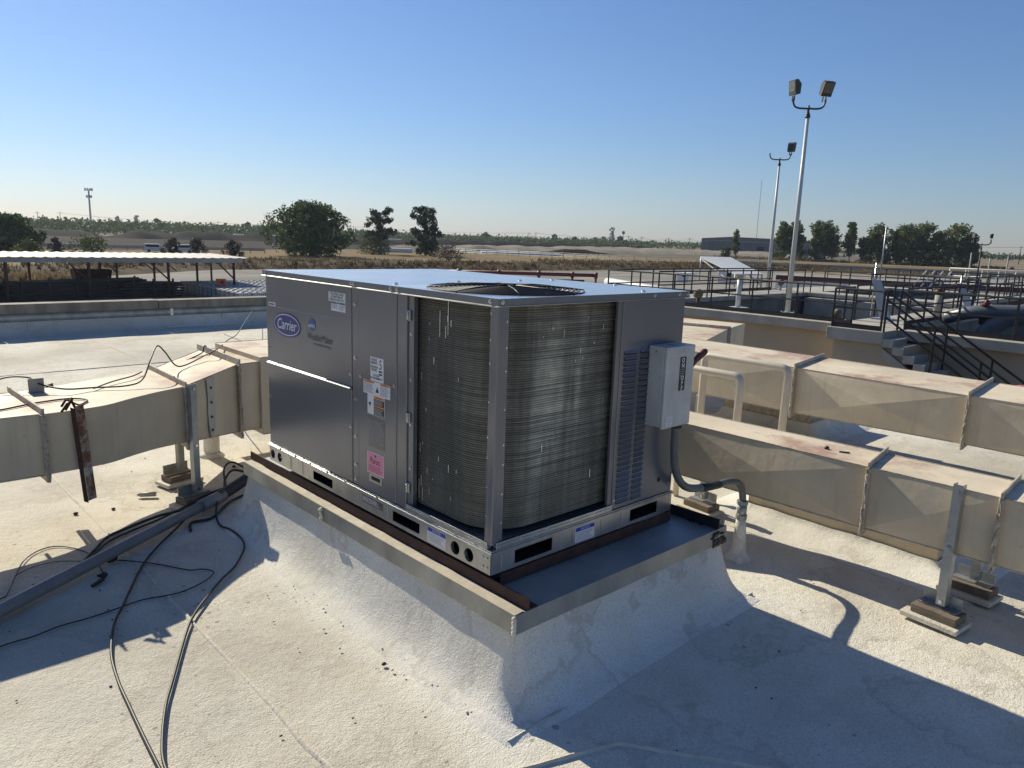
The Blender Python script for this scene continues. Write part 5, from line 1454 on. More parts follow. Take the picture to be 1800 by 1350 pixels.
def railing(label, pts, zb=ZD, h=1.07, gap=1.5, toe=True, r=.031, mid=True, group='dark handrails round the basins', posts=None):
    P = [Vector((*p, zb)) if len(p) == 2 else Vector(p) for p in pts]
    t = thing('railing', P[0], label, 'railing', group)
    up = Vector((0, 0, h))
    mb = MB(); mb.tube([p + up for p in P], r, 6, smooth=False); mb.build('top_rail', 'rail_paint', t)
    if mid: mb = MB(); mb.tube([p + up*.52 for p in P], r*.85, 6, smooth=False); mb.build('mid_rail', 'rail_paint', t)
    pm = None
    for a, b in zip(P, P[1:]):
        n = max(1, round((b-a).length/gap))
        for i in range(n + (1 if b == P[-1] else 0)):
            q = a.lerp(b, i/n)
            if pm is None: pm = MB().tube([(0,0,0), (0,0,h-r*.5)], r, 6, smooth=False).mesh('post', 'rail_paint')
            o = bpy.data.objects.new('post', pm); C.objects.link(o); o.parent = t; o.location = q - P[0]
    if toe and abs(P[0].z-P[-1].z) < .01:
        for a, b in zip(P, P[1:]): mb = MB(); mb.bar(a + Vector((0,0,.07)), b + Vector((0,0,.07)), .012, .13); mb.build('toe_board', 'rail_paint', t)
    return t
railing('long dark railing on the near ledge left of the stair landing', [(20.40, 7.50), (20.40, 16.6), (33.4, 16.9)])
railing('dark railing round the left end of the stair landing', [(19.12, 5.93), (19.12, 7.26), (20.38, 7.26)], gap=1.35)
railing('dark railing along the ledge right of the stair', [(20.45, 5.80), (20.45, -14)], gap=1.3)
railing('dark railing along the left side of the middle walkway', [(21.6, 7.70), (33.5, 7.70)], toe=False)
railing('dark railing along the right side of the middle walkway', [(21.6, 6.22), (33.5, 6.22)], toe=True)
railing('dark railing facing the pit along the left cross walkway', [(21.7, 15.2), (33.4, 15.2)], toe=False, gap=1.6)
railing('dark railing on the near side of the far walkway', [(33.7, 15.0), (33.7, 7.9)], toe=False, gap=1.3)
railing('dark railing on the near side of the far walkway, right part', [(33.7, 6.0), (33.7, -12)], toe=False, gap=1.3)
railing('dark railing on the far side of the far walkway', [(35.1, 15.0), (35.1, 10.0)], toe=False, gap=1.3)
railing('farthest long dark railing beyond the second basin', [(44.1, 19), (44.1, -10)], toe=False, gap=1.4, r=.026)
railing('dark railing along the cross walkway of the second basin', [(35.3, 8.7), (44, 8.7)], toe=False, gap=1.4)
railing('far outermost railing on the distant basin edge', [(45.3, 16), (45.3, -10)], toe=False, gap=1.4)
for x, lab in ((19.08, 'sloping dark handrail on the near side of the stair'), (20.0, 'sloping dark handrail on the wall side of the stair')):
    a = Vector((x, 5.83, ZD)); b = Vector((x, 5.83-RUN*13, ZD-RISE*13))
    t = thing('stair_rail', a, lab, 'handrail', 'handrails on the concrete stair')
    for hh, nm in ((1.07, 'top_rail'), (.86, 'mid_rail'), (.40, 'mid_rail')):
        if nm == 'mid_rail' and hh > .8 and x > 19.5: continue
        mb = MB(); mb.tube([a + Vector((0,0,hh)), b + Vector((0,0,hh))], .030, 6, smooth=False); mb.build(nm, 'rail_paint', t)
    for k in range(0, 14, 4):
        p = a + Vector((0, -RUN*k-.12*(k > 0), -RISE*(k+1)*(k > 0)))
        mb = MB(); mb.tube([p, (p.x, p.y, a.z + (p.y-a.y)/RUN*RISE + 1.06)], .030, 6, smooth=False); mb.build('post', 'rail_paint', t)

# ------------------------------------------------------------------ light poles
def lamp_head(parent, c, yaw, tilt, lab=None, s_=1.0):
    m = Matrix.Translation(c) @ Matrix.Rotation(yaw, 4, 'Z') @ Matrix.Rotation(tilt, 4, 'Y')
    mb = MB()     # wedge-backed flood light, glass on local +x
    v = [m @ (Vector(p)*s_) for p in ((.06,-.20,-.24),(.06,.20,-.24),(.06,.20,.24),(.06,-.20,.24),(-.15,-.16,-.22),(-.15,.16,-.22),(-.20,.16,.10),(-.20,-.16,.10),(-.06,-.19,.25),(-.06,.19,.25))]
    mb.add(v, [(0,1,2,3),(0,4,5,1),(4,7,6,5),(7,8,9,6),(8,3,2,9),(1,5,6,9,2),(0,3,8,7,4)])
    h = mb.build('lamp_head', 'lamp_body', parent)
    mb = MB(); mb.box(Vector((.062, -.165, -.13))*s_, Vector((.068, .165, .205))*s_, mat=m); mb.build('glass', 'lamp_glass', h)
    mb = MB(); mb.bar(m @ Vector((.0,-.05,-.24)), m @ Vector((.02,-.05,-.40)), .02, .05); mb.bar(m @ Vector((.0,.05,-.24)), m @ Vector((.02,.05,-.40)), .02, .05); mb.build('yoke', 'lamp_body', h)
    return h
def light_pole(loc, h, label, arm=.50, left=True, right=True, mat='pole_white', yaw=R(-42.6), r=.085, heads=((R(170), R(-10)), (R(-105), R(22))), hs=.92):
    x, y, z = loc; t = thing('light_pole', loc, label, 'light pole', 'floodlight poles on the basin deck')
    mb = MB(); mb.tube([(x, y, z), (x, y, z+h)], [r, r*.62], 14); mb.build('pole', mat, t)
    mb = MB(); mb.box((x-.19, y-.19, z), (x+.19, y+.19, z+.022)); mb.build('base_plate', mat, t, bev=.004)
    for dx, dy in ((-.14,-.14),(.14,-.14),(.14,.14),(-.14,.14)):
        mb = MB(); mb.tube([(x+dx, y+dy, z), (x+dx, y+dy, z+.075)], .022, 6, smooth=False); mb.build('anchor_bolt', 'screw', t)
    zt = z + h
    mb = MB(); mb.tube([(x, y, zt-.03), (x, y, zt+.04)], r*.95, 12); mb.tube([(x, y, zt+.04), (x, y, zt+.11)], r*.72, 12); mb.tube([(x, y, zt+.11), (x, y, zt+.34)], r*.42, 10)
    mb.build('tenon', 'lamp_body', t)
    ax = Vector((math.cos(yaw), math.sin(yaw), 0))
    for sgn, on, (hy, ht) in ((-1, left, heads[0]), (1, right, heads[1])):
        b = Vector((x, y, zt+.25)); pts = [b, b + ax*sgn*arm*.55 + Vector((0,0,.0)), b + ax*sgn*arm*.87 + Vector((0,0,.05)), b + ax*sgn*arm + Vector((0,0,.18)), b + ax*sgn*(arm+.01) + Vector((0,0,.30))]
        mb = MB(); mb.tube(spline(pts, 5), .030, 8); a = mb.build('arm', 'lamp_body', t)
        if on: lamp_head(t, pts[-1] + Vector((0,0,.33*hs)) + ax*sgn*.02, hy, ht, s_=hs)
    return t
light_pole((21.72, 9.95, ZD), 6.20, 'tall white light pole with two floodlights, nearest and tallest', heads=((R(150), R(6)), (R(-118), R(24))))
light_pole((33.75, 17.30, ZD), 6.10, 'white light pole with one floodlight left and an empty arm, farther back', left=False, heads=((R(170), 0), (R(10), R(18))))
light_pole((44.8, 11.03, ZD), 2.35, 'short dark light pole with two floodlights at the far right', mat='rail_paint', arm=.46, heads=((R(150), R(-5)), (R(-60), R(5))), r=.05, hs=.52)
t = thing('deck_post', (21.72, 11.80, ZD), 'short white post on a square base plate beside the nearest light pole', 'post')
mb = MB(); mb.tube([(21.72, 11.8, ZD+.03), (21.72, 11.8, ZD+1.02)], .085, 12); mb.build('post', 'pole_white', t)
mb = MB(); mb.box((21.45, 11.53, ZD), (21.99, 12.07, ZD+.03)); mb.build('base_plate', 'pole_white', t)
mb = MB(); mb.box((21.64, 11.72, ZD+1.021), (21.80, 11.88, ZD+1.16)); mb.build('top_bracket', 'concrete', t)

# deck hardware
def small_fixture(loc, label, mat='rust_post', s_=1.):
    x, y, z = loc; t = thing('deck_fixture', loc, label, 'fitting')
    mb = MB(); mb.tube([(x, y, z), (x, y, z+.28*s_)], .06*s_, 8); mb.build('stem', mat, t)
    mb = MB(); mb.ell((x, y, z+.40*s_), (.17*s_, .15*s_, .16*s_), 10, 7, fn=lambda d: 1+.15*math.sin(d.x*7)+.12*d.y); mb.build('cap', 'wood', t)
small_fixture((21.0, 12.95, ZD), 'rusty capped deck fitting behind the near railing at its left end', s_=1.05)
small_fixture((33.4, 16.4, ZD), 'pale deck fitting near the foot of the second light pole', 'concrete', 1.0)
small_fixture((34.2, 11.9, ZD), 'pale capped deck fitting on the far walkway above the pit', 'concrete', 1.0)
small_fixture((22.0, 8.4, ZD-.25), 'small pale fitting on the pit wall left of the landing', 'concrete', .9)
def gate_frame(x, y, label, h=1.25):
    t = thing('sluice_gate', (x, y, ZD), label, 'sluice gate', 'pale blue sluice gate frames')
    mb = MB(); mb.prism([(x, y+.42, ZD+h), (x, y+.16, ZD+h), (x, y-.30, ZD), (x, y+.02, ZD)], (.10, 0, 0)); mb.build('frame_plate', 'blue_frame', t, bev=.01)
    mb = MB(); mb.box((x-.02, y-.42, ZD), (x+.3, y+.30, ZD+.05)); mb.build('foot_plate', 'blue_frame', t)
    mb = MB(); mb.tube([(x+.06, y+.35, ZD+.1), (x+.06, y+.35, ZD+h+.5)], .025, 6); mb.build('stem', 'screw', t)
    mb = MB(); mb.ring((x+.06, y+.35, ZD+h+.15), .22, .022, 16, 5); mb.build('handwheel', 'rail_paint', t)
gate_frame(22.6, 7.30, 'pale blue sluice gate frame standing on the walkway just behind the stair head')
gate_frame(30.5, 7.2, 'pale blue sluice gate frame in the middle of the walkway', .8)
t = thing('valve_stand', (25.4, 6.6, ZD), 'rusty valve stand with small handwheel at the walkway edge', 'valve')
mb = MB(); mb.tube([(25.4, 6.6, ZD), (25.4, 6.6, ZD+.75)], .13, 10); mb.build('pedestal', 'concrete', t)
mb = MB(); mb.tube([(25.4, 6.6, ZD+.75), (25.4, 6.6, ZD+1.0)], .09, 10); mb.ring((25.4, 6.6, ZD+.95), .2, .025, 16, 5); mb.build('handwheel', 'rust_post', t)
# big pipe with elbow down into the right pit, and its red handwheel
bp = thing('process_pipe', (24.4, 4.2, -.3), 'big grey process pipe bending down into the pit right of the stair', 'pipe')
mb = MB(); mb.tube(spline([(25.6, -4.0, .42), (24.9, 2.6, .20), (24.5, 3.9, .02), (24.35, 4.55, -.28), (24.3, 4.85, -.95), (24.3, 4.9, -3.0)], 6), .31, 18); mb.build('pipe_run', 'grey_pipe', bp)
mb = MB(); mb.tube(spline([(24.55, 3.2, .10), (24.2, 4.5, .06), (24.1, 5.3, -.05), (24.3, 5.95, -.28)], 6), .20, 16); mb.build('branch_pipe', 'grey_pipe', bp)
mb = MB(); mb.tube([(24.75, 3.25, .10), (24.70, 3.42, .075)], .36, 18); mb.tube([(24.3, 4.9, -1.5), (24.3, 4.9, -1.62)], .40, 18); mb.build('pipe_flange', 'grey_pipe', bp)
vw = thing('pipe_valve', (23.9, 4.75, .30), 'red and black valve handwheel on the big grey pipe', 'valve')
mb = MB(); mb.ring((0, 0, 0), .26, .035, 22, 6); w_ = mb.build('wheel_rim', 'rail_paint', vw); w_.location = (0, 0, 0); w_.rotation_euler = (R(70), 0, R(-60))
mb = MB(); mb.tube([(23.9, 4.75, .30), (24.1, 4.95, .22), (24.2, 4.9, -.35)], [.07, .09, .12], 8); mb.build('valve_body', 'rust_post', vw)
mb = MB(); mb.ell((23.84, 4.78, .30), (.10, .08, .12), 8, 6); mb.build('tag_disc', 'red_pipe', vw)
mb = MB(); mb.ell((12.7, 1.10, -.62), (.26, .26, .26), 14, 10); t = tag(mb.build('buoy', simple('pink_float', (.55, .12, .16), .5)), 'pink round float at the right edge just above the back duct', 'float')
mb = MB(); mb.tube([(12.7, 1.1, -.85), (12.7, 1.1, G0)], .03, 6); mb.build('pole', 'rail_paint', t)
# tilted white sheet on legs, white box under it
sp = thing('tilted_canopy', (36, 20.5, ZD), 'pale tilted metal canopy on legs behind the left basin', 'canopy')
co = [(37.39, 23.81, 1.00), (38.36, 22.35, 1.02), (34.02, 17.75, .33), (33.35, 18.93, .27)]
mb = MB(); mb.add(co + [(a, b, c-.06) for a, b, c in co], [(0,1,2,3),(7,6,5,4),(0,4,5,1),(1,5,6,2),(2,6,7,3),(3,7,4,0)]); mb.build('roof_sheet', simple('pale_sheet', (.50, .52, .53), .5, .1, var=.12, scale=1.5), sp)
for k, (x, y, z) in enumerate(co):
    z1 = z-.06; mb = MB(); mb.tube([(x*.97+35.8*.03, y*.97+20.7*.03, ZD), (x*.97+35.8*.03, y*.97+20.7*.03, z1)], .045, 6); mb.build('leg', 'blue_frame', sp)
mb = MB()
for a, b in ((co[3], co[0]), (co[2], co[1])): mb.tube([(a[0], a[1], ZD+.1), (b[0], b[1], b[2]-.1)], .03, 5)
mb.build('brace', 'blue_frame', sp, kind='stuff')
for i, (x, y, z0, w, h, lab) in enumerate(((35.3, 20.3, ZD, 1.1, .80, 'white cabinet under the pale tilted canopy'), (33.9, 22.3, ZD, .8, .55, 'low white cabinet left of the tilted canopy'))):
    t = thing('cabinet', (x, y, z0), lab, 'cabinet'); mb = MB(); mb.box((x-w/2, y-w/2, z0), (x+w/2, y+w/2, z0+h)); mb.build('body', 'white_paint', t, bev=.02)
    mb = MB(); mb.box((x-w/2-.012, y-w*.35, z0+.08), (x-w/2-.001, y+w*.35, z0+h-.08)); mb.build('door', 'white_paint', t, bev=.004)
    mb = MB(); mb.box((x-w/2-.02, y-.22, z0+h*.55), (x-w/2-.013, y-.02, z0+h*.8)); mb.build('meter_window', 'dark', t)
lt = thing('long_tank', (28.5, 20.6, -.9), 'long white rounded tank lying behind the left walkway', 'tank')
mb = MB(); mb.tube([(30.7, 25.4, -.52), (30.6, 25.2, -.52), (27.3, 19.1, -.52), (27.2, 18.9, -.52)], [.12, .24, .24, .12], 16); mb.build('shell', 'white_paint', lt)
mb = MB(); mb.box((27.2, 19.0, -1.5), (27.6, 19.6, -.75)); mb.box((30.2, 24.6, -1.5), (30.6, 25.0, -.75)); mb.build('saddle', 'concrete', lt)
mb = MB(); mb.box((25.9, 17.6, G0), (32, 26.2, -1.502)); tag(mb.build('tank_plinth', 'concrete_dark'), 'dark concrete plinth under the long white tank', 'plinth')
# white wall with a maroon band, further basin
ww = thing('clarifier_wall', (62.6, 22, G0), 'long white basin wall with a maroon band along its top', 'wall')
mb = MB(); mb.bar((60.4, 31, -3.05), (66.2, 11, -3.05), .4, 3.85); mb.build('wall', 'white_paint', ww)
mb = MB(); mb.bar((60.35, 31, -.93), (66.15, 11, -.93), .46, .36); mb.build('band', 'maroon', ww)
mb = MB(); mb.bar((60.7, 31, -.73), (66.5, 11, -.73), 1.1, .03); mb.build('rim', 'concrete', ww)
for i in range(4):
    x, y = 36.0+.05*i, 11.3-.34*i
    mb = MB(); mb.bar((x, y, ZD+.35), (x+.3, y-.55, ZD+1.28), .05, .05)
    tag(mb.build('white_bar', 'white_paint'), ('leftmost', 'second from left', 'third from left', 'rightmost')[i] + ' of the slanted white bars in the rack before the far walkway', 'bar', 'rack of slanted white bars')
mb = MB()
for k in (ZD+.5, ZD+1.1): mb.bar((36.05, 11.5, k-.05), (36.35, 9.6, k-.05), .05, .05)
tag(mb.build('bar_rack', 'blue_frame'), 'pale frame carrying the slanted white bars', 'rack')
def pale_rail(label, a, b, z0, h, gap):
    a, b = Vector(a), Vector(b); t = thing('pale_railing', (a.x, a.y, z0), label, 'railing')
    for k in (h, h*.5): mb = MB(); mb.tube([(a.x, a.y, z0+k), (b.x, b.y, z0+k)], .05, 5); mb.build('rail', 'white_paint', t)
    n = int((b-a).length/gap)
    for i in range(n+1): p = a.lerp(b, i/n); mb = MB(); mb.tube([(p.x, p.y, z0), (p.x, p.y, z0+h)], .05, 5); mb.build('post', 'white_paint', t)
pale_rail('pale pipe railing on the far raised platform at right', (69.9, 20.2, 0), (72.2, 11, 0), -.9, 1.3, 1.1)
mb = MB(); mb.box((70.0, 10.5, G0), (76, 20.5, -.9)); tag(mb.build('platform', 'concrete'), 'far raised concrete platform under the pale railing', 'platform')
for i, (x, y, lb_) in enumerate(((71.0, 17.6, 'middle'), (71.4, 16.4, 'right'), (70.8, 19.0, 'left'))):
    mb = MB(); mb.tube([(x, y, -.9), (x, y, 1.35+.2*i)], .06, 6); tag(mb.build('vent_stack', 'concrete'), lb_ + 'most of the thin grey vent stacks on the far raised platform' if lb_ != 'middle' else 'middle one of the thin grey vent stacks on the far raised platform', 'vent', 'thin vent stacks on the far platform')
mb = MB(); mb.tube([(39.6, 14.1, ZD), (39.6, 14.1, 3.0)], .035, 6); tag(mb.build('thin_mast', 'strut'), 'thin grey mast rising beside the white maroon wall', 'mast')
# fence of pale posts before the windbreak
fp = thing('post_fence', (215, 120, G0), 'long fence of pale posts below the windbreak', 'fence'); q = random.Random(2)
pm = MB().tube([(0,0,0), (0,0,2.2)], .09, 5).mesh('fence_post', 'concrete')
fpts = [Vector((170, 215, G0)), Vector((221, 112, G0)), Vector((238, 70, G0)), Vector((250, 20, G0))]
for a, b in zip(fpts, fpts[1:]):
    n = int((b-a).length/4)
    for i in range(n):
        o = bpy.data.objects.new('fence_post', pm); C.objects.link(o); o.parent = fp; o.location = a.lerp(b, i/n) - fp.location; o.scale = (1, 1, q.uniform(.8, 1.15))
mb = MB()
for z in (.7, 1.3, 1.9): mb.tube([p + Vector((0,0,z)) for p in fpts], .035, 4)
mb.build('fence_wire', 'strut', fp, kind='stuff')
mb = MB(); mb.bar((205, 130, G0+.9), (262, -10, G0+.9), .5, 1.8); tag(mb.build('low_wall', 'concrete'), 'long low pale wall running behind the basins at right', 'wall')
# red fire pipe beyond the unit's lid
rp_ = thing('red_pipe_line', (64, 66, -3.4), 'dark red pipe run with valves on supports beyond the air conditioner lid', 'pipe')
a, b = Vector((55, 75, -2.75)), Vector((69.9, 60.2, -2.62))
mb = MB(); mb.tube([a, b], .22, 8); mb.build('pipe_run', 'red_pipe', rp_)
mb = MB(); mb.tube([a + Vector((2, -2, -.75)), b + Vector((-1, 1, -.75))], .17, 8); mb.build('lower_pipe', 'red_pipe', rp_)
for k in (.18, .42, .66, .86, 1.0):
    p = a.lerp(b, k); mb = MB(); mb.tube([p + Vector((.15,-.15,0)), p - Vector((.15,-.15,0))], .38, 8); mb.tube([p, p + Vector((0,0,-1.0))], .14, 6); mb.build('pipe_flange', 'red_pipe', rp_)
    mb = MB(); mb.tube([p + Vector((0,0,-1)), (p.x, p.y, G0)], .12, 5); mb.build('pipe_stand', 'concrete', rp_)

# ------------------------------------------------------------------ open shed on the left
sh = thing('open_shed', (10, 78, G0), 'long open shed with white corrugated roof on rusty posts', 'shed')
SX0, SX1, SY0, SY1, ZF, ZR = -14, 30.4, 72.3, 84.6, -1.24, -1.215
mb = MB(); n = 150; vs = []
for j, (y, z) in enumerate(((SY0, ZF), (SY1, ZR))):
    for i in range(n+1): vs.append((SX0 + (SX1-SX0)*i/n + (.8 if j else 0), y, z + (.05 if i % 3 == 0 else 0)))
mb.add(vs, [(i, i+1, n+1+i+1, n+1+i) for i in range(n)]); mb.build('roof_sheet', 'roof_white', sh)
mb = MB(); mb.box((SX0, SY0+.1, ZF-.44), (SX1-.5, SY0+.22, ZF-.03)); mb.build('fascia_beam', 'roof_white', sh)
mb = MB(); mb.box((SX0, SY1-.3, ZR-.40), (SX1-.5, SY1-.15, ZR-.04)); mb.build('rear_beam', 'rust_post', sh)
for i, x in enumerate((3.5, 9.75, 15.95, 22.7, 29.0)):
    mb = MB(); mb.tube([(x, 72.5, G0), (x, 72.5, ZF-.44)], .13, 8); mb.build('post', 'rust_post' if i != 2 else 'rust_post', sh)
    mb = MB(); mb.bar((x-1.55, 72.5, ZF-.5), (x-.05, 72.5, ZF-2.0), .12, .12); mb.build('knee_brace', 'rust_post', sh)
for x in (1.5, 7.0, 13.4, 18.1, 21.2, 24.9, 27.2, 31.0):
    y = 83.6 if x not in (18.1, 27.2) else 77.5
    mb = MB(); mb.tube([(x, y, G0), (x, y, ZR-.35)], .12, 8); mb.build('post', 'rust_post', sh)
for x in (24.9, 27.2, 21.2): mb = MB(); mb.bar((x-1.7, 83.5, ZR-.45), (x, 83.5, ZR-1.9), .1, .1); mb.build('knee_brace', 'rust_post', sh)
# stacks of dark steel under the shed
q = random.Random(4)
def steel_stack(x, y, L_, W_, rows, label, ang=0.):
    t = thing('steel_stack', (x, y, G0), label, 'steel stack', 'stacks of dark steel stored under the shed')
    bm_ = MB().bar((-L_/2, 0, 0), (L_/2, 0, 0), .17, .17).mesh('beam', 'black_metal')
    for r in range(rows):
        for k in range(int(W_/.45)):
            o = bpy.data.objects.new('beam', bm_); C.objects.link(o); o.parent = t
            o.location = (q.uniform(-.4,.4), -W_/2 + k*.45 + q.uniform(-.06,.06), .12 + r*.24 + q.uniform(-.02,.02)); o.rotation_euler = (0, q.uniform(-.02,.02), q.uniform(-.03,.03))
    t.rotation_euler.z = ang
    for k in (-.35, .0, .35):
        mb = MB(); mb.box((x+L_*k-.08, y-W_/2-.2, G0), (x+L_*k+.08, y-W_/2-.08, G0+rows*.24+.35)); mb.build('upright', 'black_metal', t)
steel_stack(6.5, 75.0, 9, 3, 6, 'dark steel stack at the left end under the shed')
steel_stack(12.8, 74.4, 6, 3, 7, 'dark steel stack with jutting ends behind the second shed post', .06)
steel_stack(17.8, 76.0, 6.5, 4, 7, 'wide dark steel stack in the middle of the shed')
steel_stack(21.6, 74.8, 5, 3, 6, 'dark steel stack beside the white totes', -.05)
t = thing('waste_bin', (17.9, 80, G0), 'rusty brown open bin standing behind the steel stacks', 'bin')
mb = MB(); mb.prism([(16.6, 79.2, G0), (19.3, 79.2, G0), (19.6, 79.2, G0+2.3), (16.3, 79.2, G0+2.3)], (0, 1.8, 0)); mb.build('body', 'rust_post', t)
mb = MB(); mb.box((16.5, 79.3, G0+2.301), (19.4, 80.9, G0+2.32)); mb.build('opening', 'dark', t)
# caged liquid totes in a block
tt = thing('liquid_tote', (0, 0, 0), 'white caged liquid tote in the block of totes beside the shed', 'tote', 'block of white liquid totes')
mb = MB(); mb.box((-.57, -.47, .16), (.57, .47, 1.10)); mb.build('tank_body', 'tote', tt, bev=.06)
mb = MB(); mb.box((-.6, -.5, 0), (.6, .5, .03)); mb.box((-.6, -.5, .12), (.6, .5, .15))
for x in (-.52, 0, .52): mb.box((x-.07, -.5, .031), (x+.07, .5, .119))
mb.build('pallet', 'tote_cage', tt)
mb = MB()
for z in (.32, .62, .92, 1.12):
    for s_ in (-1, 1): mb.bar((-.60, s_*.50, z), (.60, s_*.50, z), .03, .03); mb.bar((s_*.60, -.50, z), (s_*.60, .50, z), .03, .03)
for k in range(7):
    for s_ in (-1, 1): mb.bar((-.6+.2*k, s_*.50, .15), (-.6+.2*k, s_*.50, 1.13), .025, .025)
for k in range(5):
    for s_ in (-1, 1): mb.bar((s_*.60, -.4+.2*k, .15), (s_*.60, -.4+.2*k, 1.13), .025, .025)
mb.build('cage', 'tote_cage', tt)
mb = MB(); mb.tube([(0, 0, 1.10), (0, 0, 1.16)], .12, 10); mb.build('filler_cap', 'tote_cage', tt)
first = True; q = random.Random(9)
for j in range(14):
    for i in range(7):
        if j == 0 and i > 5: continue
        loc = (26.0 + 1.32*i + q.uniform(-.03,.03) + .04*j, 63.4 + 1.16*j + q.uniform(-.04,.04), G0)
        if first: tt.location = loc; first = False; tt0 = tt
        else: dup(tt, loc, q.uniform(-.03, .03), {(13, 0): 'white caged tote at the far left corner of the block of totes', (7, 1): 'white caged tote that carries the bright orange crate'}.get((j, i)))
tt0['label'] = 'white caged tote at the near left corner of the block of totes'
t = thing('orange_crate', (27.35, 71.7, G0+1.17), 'bright orange crate sitting on top of the white totes', 'crate')
mb = MB(); mb.box((26.95, 71.4, G0+1.17), (27.75, 72.0, G0+1.78)); mb.build('body', 'orange_paint', t, bev=.03)
mb = MB(); mb.box((27.17, 71.393, G0+1.3), (27.5, 71.399, G0+1.6)); mb.build('opening', 'rust_post', t)
# parked white vans, pale guard rail, far left
def van(x, y, rz, label):
    t = thing('parked_van', (x, y, G0), label, 'van', 'white vans parked beyond the dry grass')
    m = Matrix.Translation((x, y, G0)) @ Matrix.Rotation(rz, 4, 'Z')
    def P(l): return [m @ Vector(v) for v in l]
    mb = MB(); mb.prism(P([(-2.5,-.9,.35),(2.5,-.9,.35),(2.5,-.9,1.1),(1.7,-.9,1.25),(1.0,-.9,2.05),(-2.4,-.9,2.1),(-2.5,-.9,1.2)]), (m.to_3x3() @ Vector((0,1.8,0)))); b_ = mb.build('body', 'white_paint', t, bev=.06)
    for s_ in (-.905, .905):
        mb = MB(); mb.add(P([(-2.2,s_,1.3),(.95,s_,1.3),(.75,s_,1.85),(-2.2,s_,1.9)]), [(0,1,2,3)]); mb.build('side_window', 'dark', t)
        for wx in (-1.5, 1.5): mb = MB(); mb.tube(P([(wx, s_*1.0, .36), (wx, s_*.75, .36)]), .36, 14, smooth=False); mb.build('wheel', 'black', t)
    mb = MB(); mb.add(P([(1.02,-.8,1.98),(1.02,.8,1.98),(1.66,.8,1.32),(1.66,-.8,1.32)]), [(0,1,2,3)]); mb.build('windscreen', 'dark', t)
van(62.0, 200.5, R(-17), 'white van parked left of the other beyond the dry grass'); van(68.0, 198.5, R(165), 'white van parked nearer the big round tree')
gr = thing('guard_rail', (40, 216, G0), 'long pale guard rail before the dark field at left', 'guard rail')
mb = MB(); mb.bar((22, 221.5, G0+.95), (91, 200.5, G0+.95), .12, .75); mb.build('rail', 'concrete', gr)
for i in range(20): p = Vector((22, 221.6, G0)).lerp(Vector((91, 200.6, G0)), i/19); mb = MB(); mb.box((p.x-.1, p.y+.08, G0), (p.x+.1, p.y+.28, G0+1.2)); mb.build('post', 'concrete', gr)
# warehouse, towers, masts, power poles
wh = thing('warehouse', (560, 320, G0), 'dark low pitched warehouse on the skyline left of the windbreak', 'warehouse')
A, Bv, Cv = Vector((541, 356, G0)), Vector((553.5, 336, G0)), Vector((592, 268, G0)); back = Vector((40, 25, 0))
def wallbox(p, q_, h0, h1, dep, mat, nm):
    mb = MB(); mb.add([p, q_, q_+dep, p+dep, p+Vector((0,0,h0)), q_+Vector((0,0,h1)), q_+dep+Vector((0,0,h1)), p+dep+Vector((0,0,h0))], [(0,1,5,4),(1,2,6,5),(2,3,7,6),(3,0,4,7)]); mb.build(nm, mat, wh)
wallbox(A, Bv, 11.0, 12.8, back, 'block_wall', 'gable_wall'); wallbox(Bv, Cv, 12.8, 11.2, back, 'block_wall', 'long_wall')
mb = MB(); u = Vector((0,0,11.05)); mb.add([A+u, Bv+u+Vector((0,0,1.8)), Bv+back+u+Vector((0,0,1.8)), A+back+u], [(0,1,2,3)]); mb.add([Bv+u+Vector((0,0,1.8)), Cv+u+Vector((0,0,.2)), Cv+back+u+Vector((0,0,.2)), Bv+back+u+Vector((0,0,1.8))], [(0,1,2,3)]); mb.build('roof', 'concrete', wh)
for k in (.3, .55, .8):
    p = Bv.lerp(Cv, k) - back*.004; d = (Cv-Bv).normalized(); mb = MB(); mb.add([p-d*3+Vector((0,0,.2)), p+d*3+Vector((0,0,.2)), p+d*3+Vector((0,0,5.5)), p-d*3+Vector((0,0,5.5))], [(0,1,2,3)]); mb.build('door', 'dark', wh)
ct = thing('cell_tower', (212, 872, G0), 'tall grey cell tower on the left skyline', 'tower')
mb = MB(); mb.tube([(212, 872, G0), (212, 872, 34)], [1.1, .75], 8); mb.build('shaft', 'strut', ct)
for z, w in ((35, 3.4), (28, 2.2)):
    for k in range(6): a = k*math.pi/3; mb = MB(); mb.box((212+w*math.cos(a)-.5, 872+w*math.sin(a)-.5, z-1.3), (212+w*math.cos(a)+.5, 872+w*math.sin(a)+.5, z+1.3)); mb.build('antenna', 'concrete', ct)
    mb = MB(); mb.ring((212, 872, z), w, .25, 12, 4); mb.build('antenna_ring', 'strut', ct)
gm = thing('guyed_mast', (1302, 739, G0), 'very thin guyed radio mast behind the light poles', 'mast')
mb = MB(); mb.tube([(1302, 739, G0), (1302, 739, 118)], .42, 5); mb.build('mast', 'red_pipe', gm)
tip = MB().tube([(1302, 739, 118), (1302, 739, 122)], .2, 5).build('tip', 'strut', gm)
pl = [(110.6, 587.3, 12.9), (123.3, 584.7, 13.4), (218.6, 556, 10.9), (306.1, 512.9, 11.1), (414, 430.4, 11), (417.9, 426.7, 11.2), (466.5, 373, 10.9), (472.7, 365.1, 10.4), (484.9, 348.7, 10.2), (494, 335.7, 10.7), (502.5, 323, 10.3), (581.4, 138.7, 11.9)]
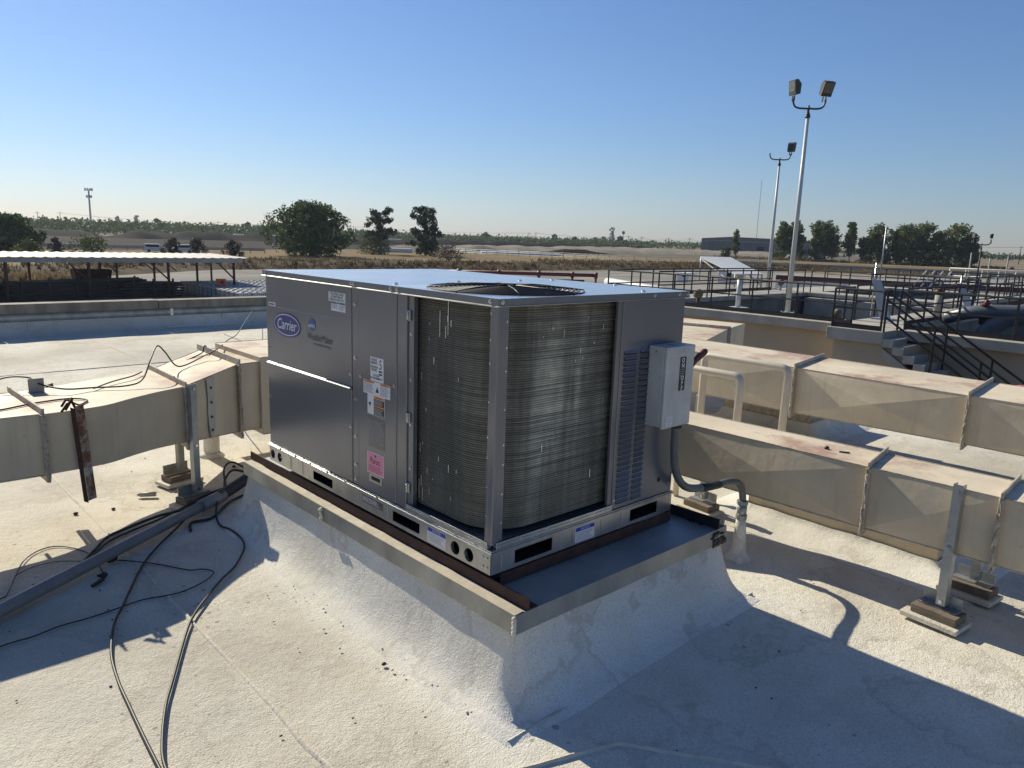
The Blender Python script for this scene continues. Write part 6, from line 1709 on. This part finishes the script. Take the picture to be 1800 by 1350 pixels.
for i, (x, y, h) in enumerate(pl):
    t = thing('power_pole', (x, y, G0), ['far power pole left of the cell tower', 'far power pole just left of the cell tower, nearest it', 'far power pole left of the big round tree', 'far power pole right of the big round tree', 'left of two close power poles above the pale mounds', 'right of two close power poles above the pale mounds', 'power pole just right of the hazy tree clump', 'second power pole right of the hazy tree clump', 'third power pole right of the hazy tree clump', 'fourth power pole right of the hazy tree clump', 'power pole nearest the left end of the dark warehouse', 'far power pole beyond the right end of the windbreak'][i], 'power pole', 'power poles along the skyline')
    mb = MB(); mb.tube([(x, y, G0), (x, y, G0+h)], [.24, .16], 6); mb.build('pole', 'bark', t)
    mb = MB(); mb.bar((x-1.3, y+1.1, G0+h-.9), (x+1.3, y-1.1, G0+h-.9), .18, .18); mb.build('crossarm', 'bark', t)
pw_ = thing('power_line', (300, 500, G0), 'power lines strung between the skyline poles', 'power line')
for s_ in (-1, 1):
    for (a, b) in zip(pl[1:-1], pl[2:]):
        p, q_ = Vector((a[0]+s_*1.1, a[1]-s_*.9, G0+a[2]-.8)), Vector((b[0]+s_*1.1, b[1]-s_*.9, G0+b[2]-.8)); mb = MB()
        mb.tube([p.lerp(q_, k/6) - Vector((0,0,1.6*(1-(2*k/6-1)**2))) for k in range(7)], .06, 3, cap=False); mb.build('wire', 'strut', pw_)
mb = MB(); mb.bar((190, 460, G0+1.4), (300, 420, G0+1.4), 12, 2.8); tag(mb.build('greenhouse', 'white_paint'), 'long low white covered structure on the left skyline', 'greenhouse')
mb = MB(); mb.bar((146, 232, G0+.7), (158, 225, G0+.7), 4, 1.4); tag(mb.build('plastic_cover', 'white_paint', bev=.3), 'low white plastic covered heap left of the tall pine', 'cover')
mb = MB(); mb.bar((190, 224, G0+.5), (216, 206, G0+.5), 3, 1.0); tag(mb.build('plastic_cover', 'white_paint', bev=.3), 'long low white plastic sheet before the pale mounds', 'cover')

# ------------------------------------------------------------------ thin dusty air over the plain
mb = MB(); mb.box((-760, -760, G0-1.0), (2560, 2560, 126))
hz = NT('haze_air')
nt = hz.t; vol = nt.nodes.new('ShaderNodeVolumePrincipled')
vol.inputs['Color'].default_value = (.72, .84, 1, 1)
vol.inputs['Density'].default_value = .00010
vol.inputs['Anisotropy'].default_value = .45
out = nt.nodes['Material Output']
for l in list(out.inputs['Surface'].links): nt.links.remove(l)
nt.links.new(vol.outputs[0], out.inputs['Volume'])
o = mb.build('haze', hz.m, kind='stuff')
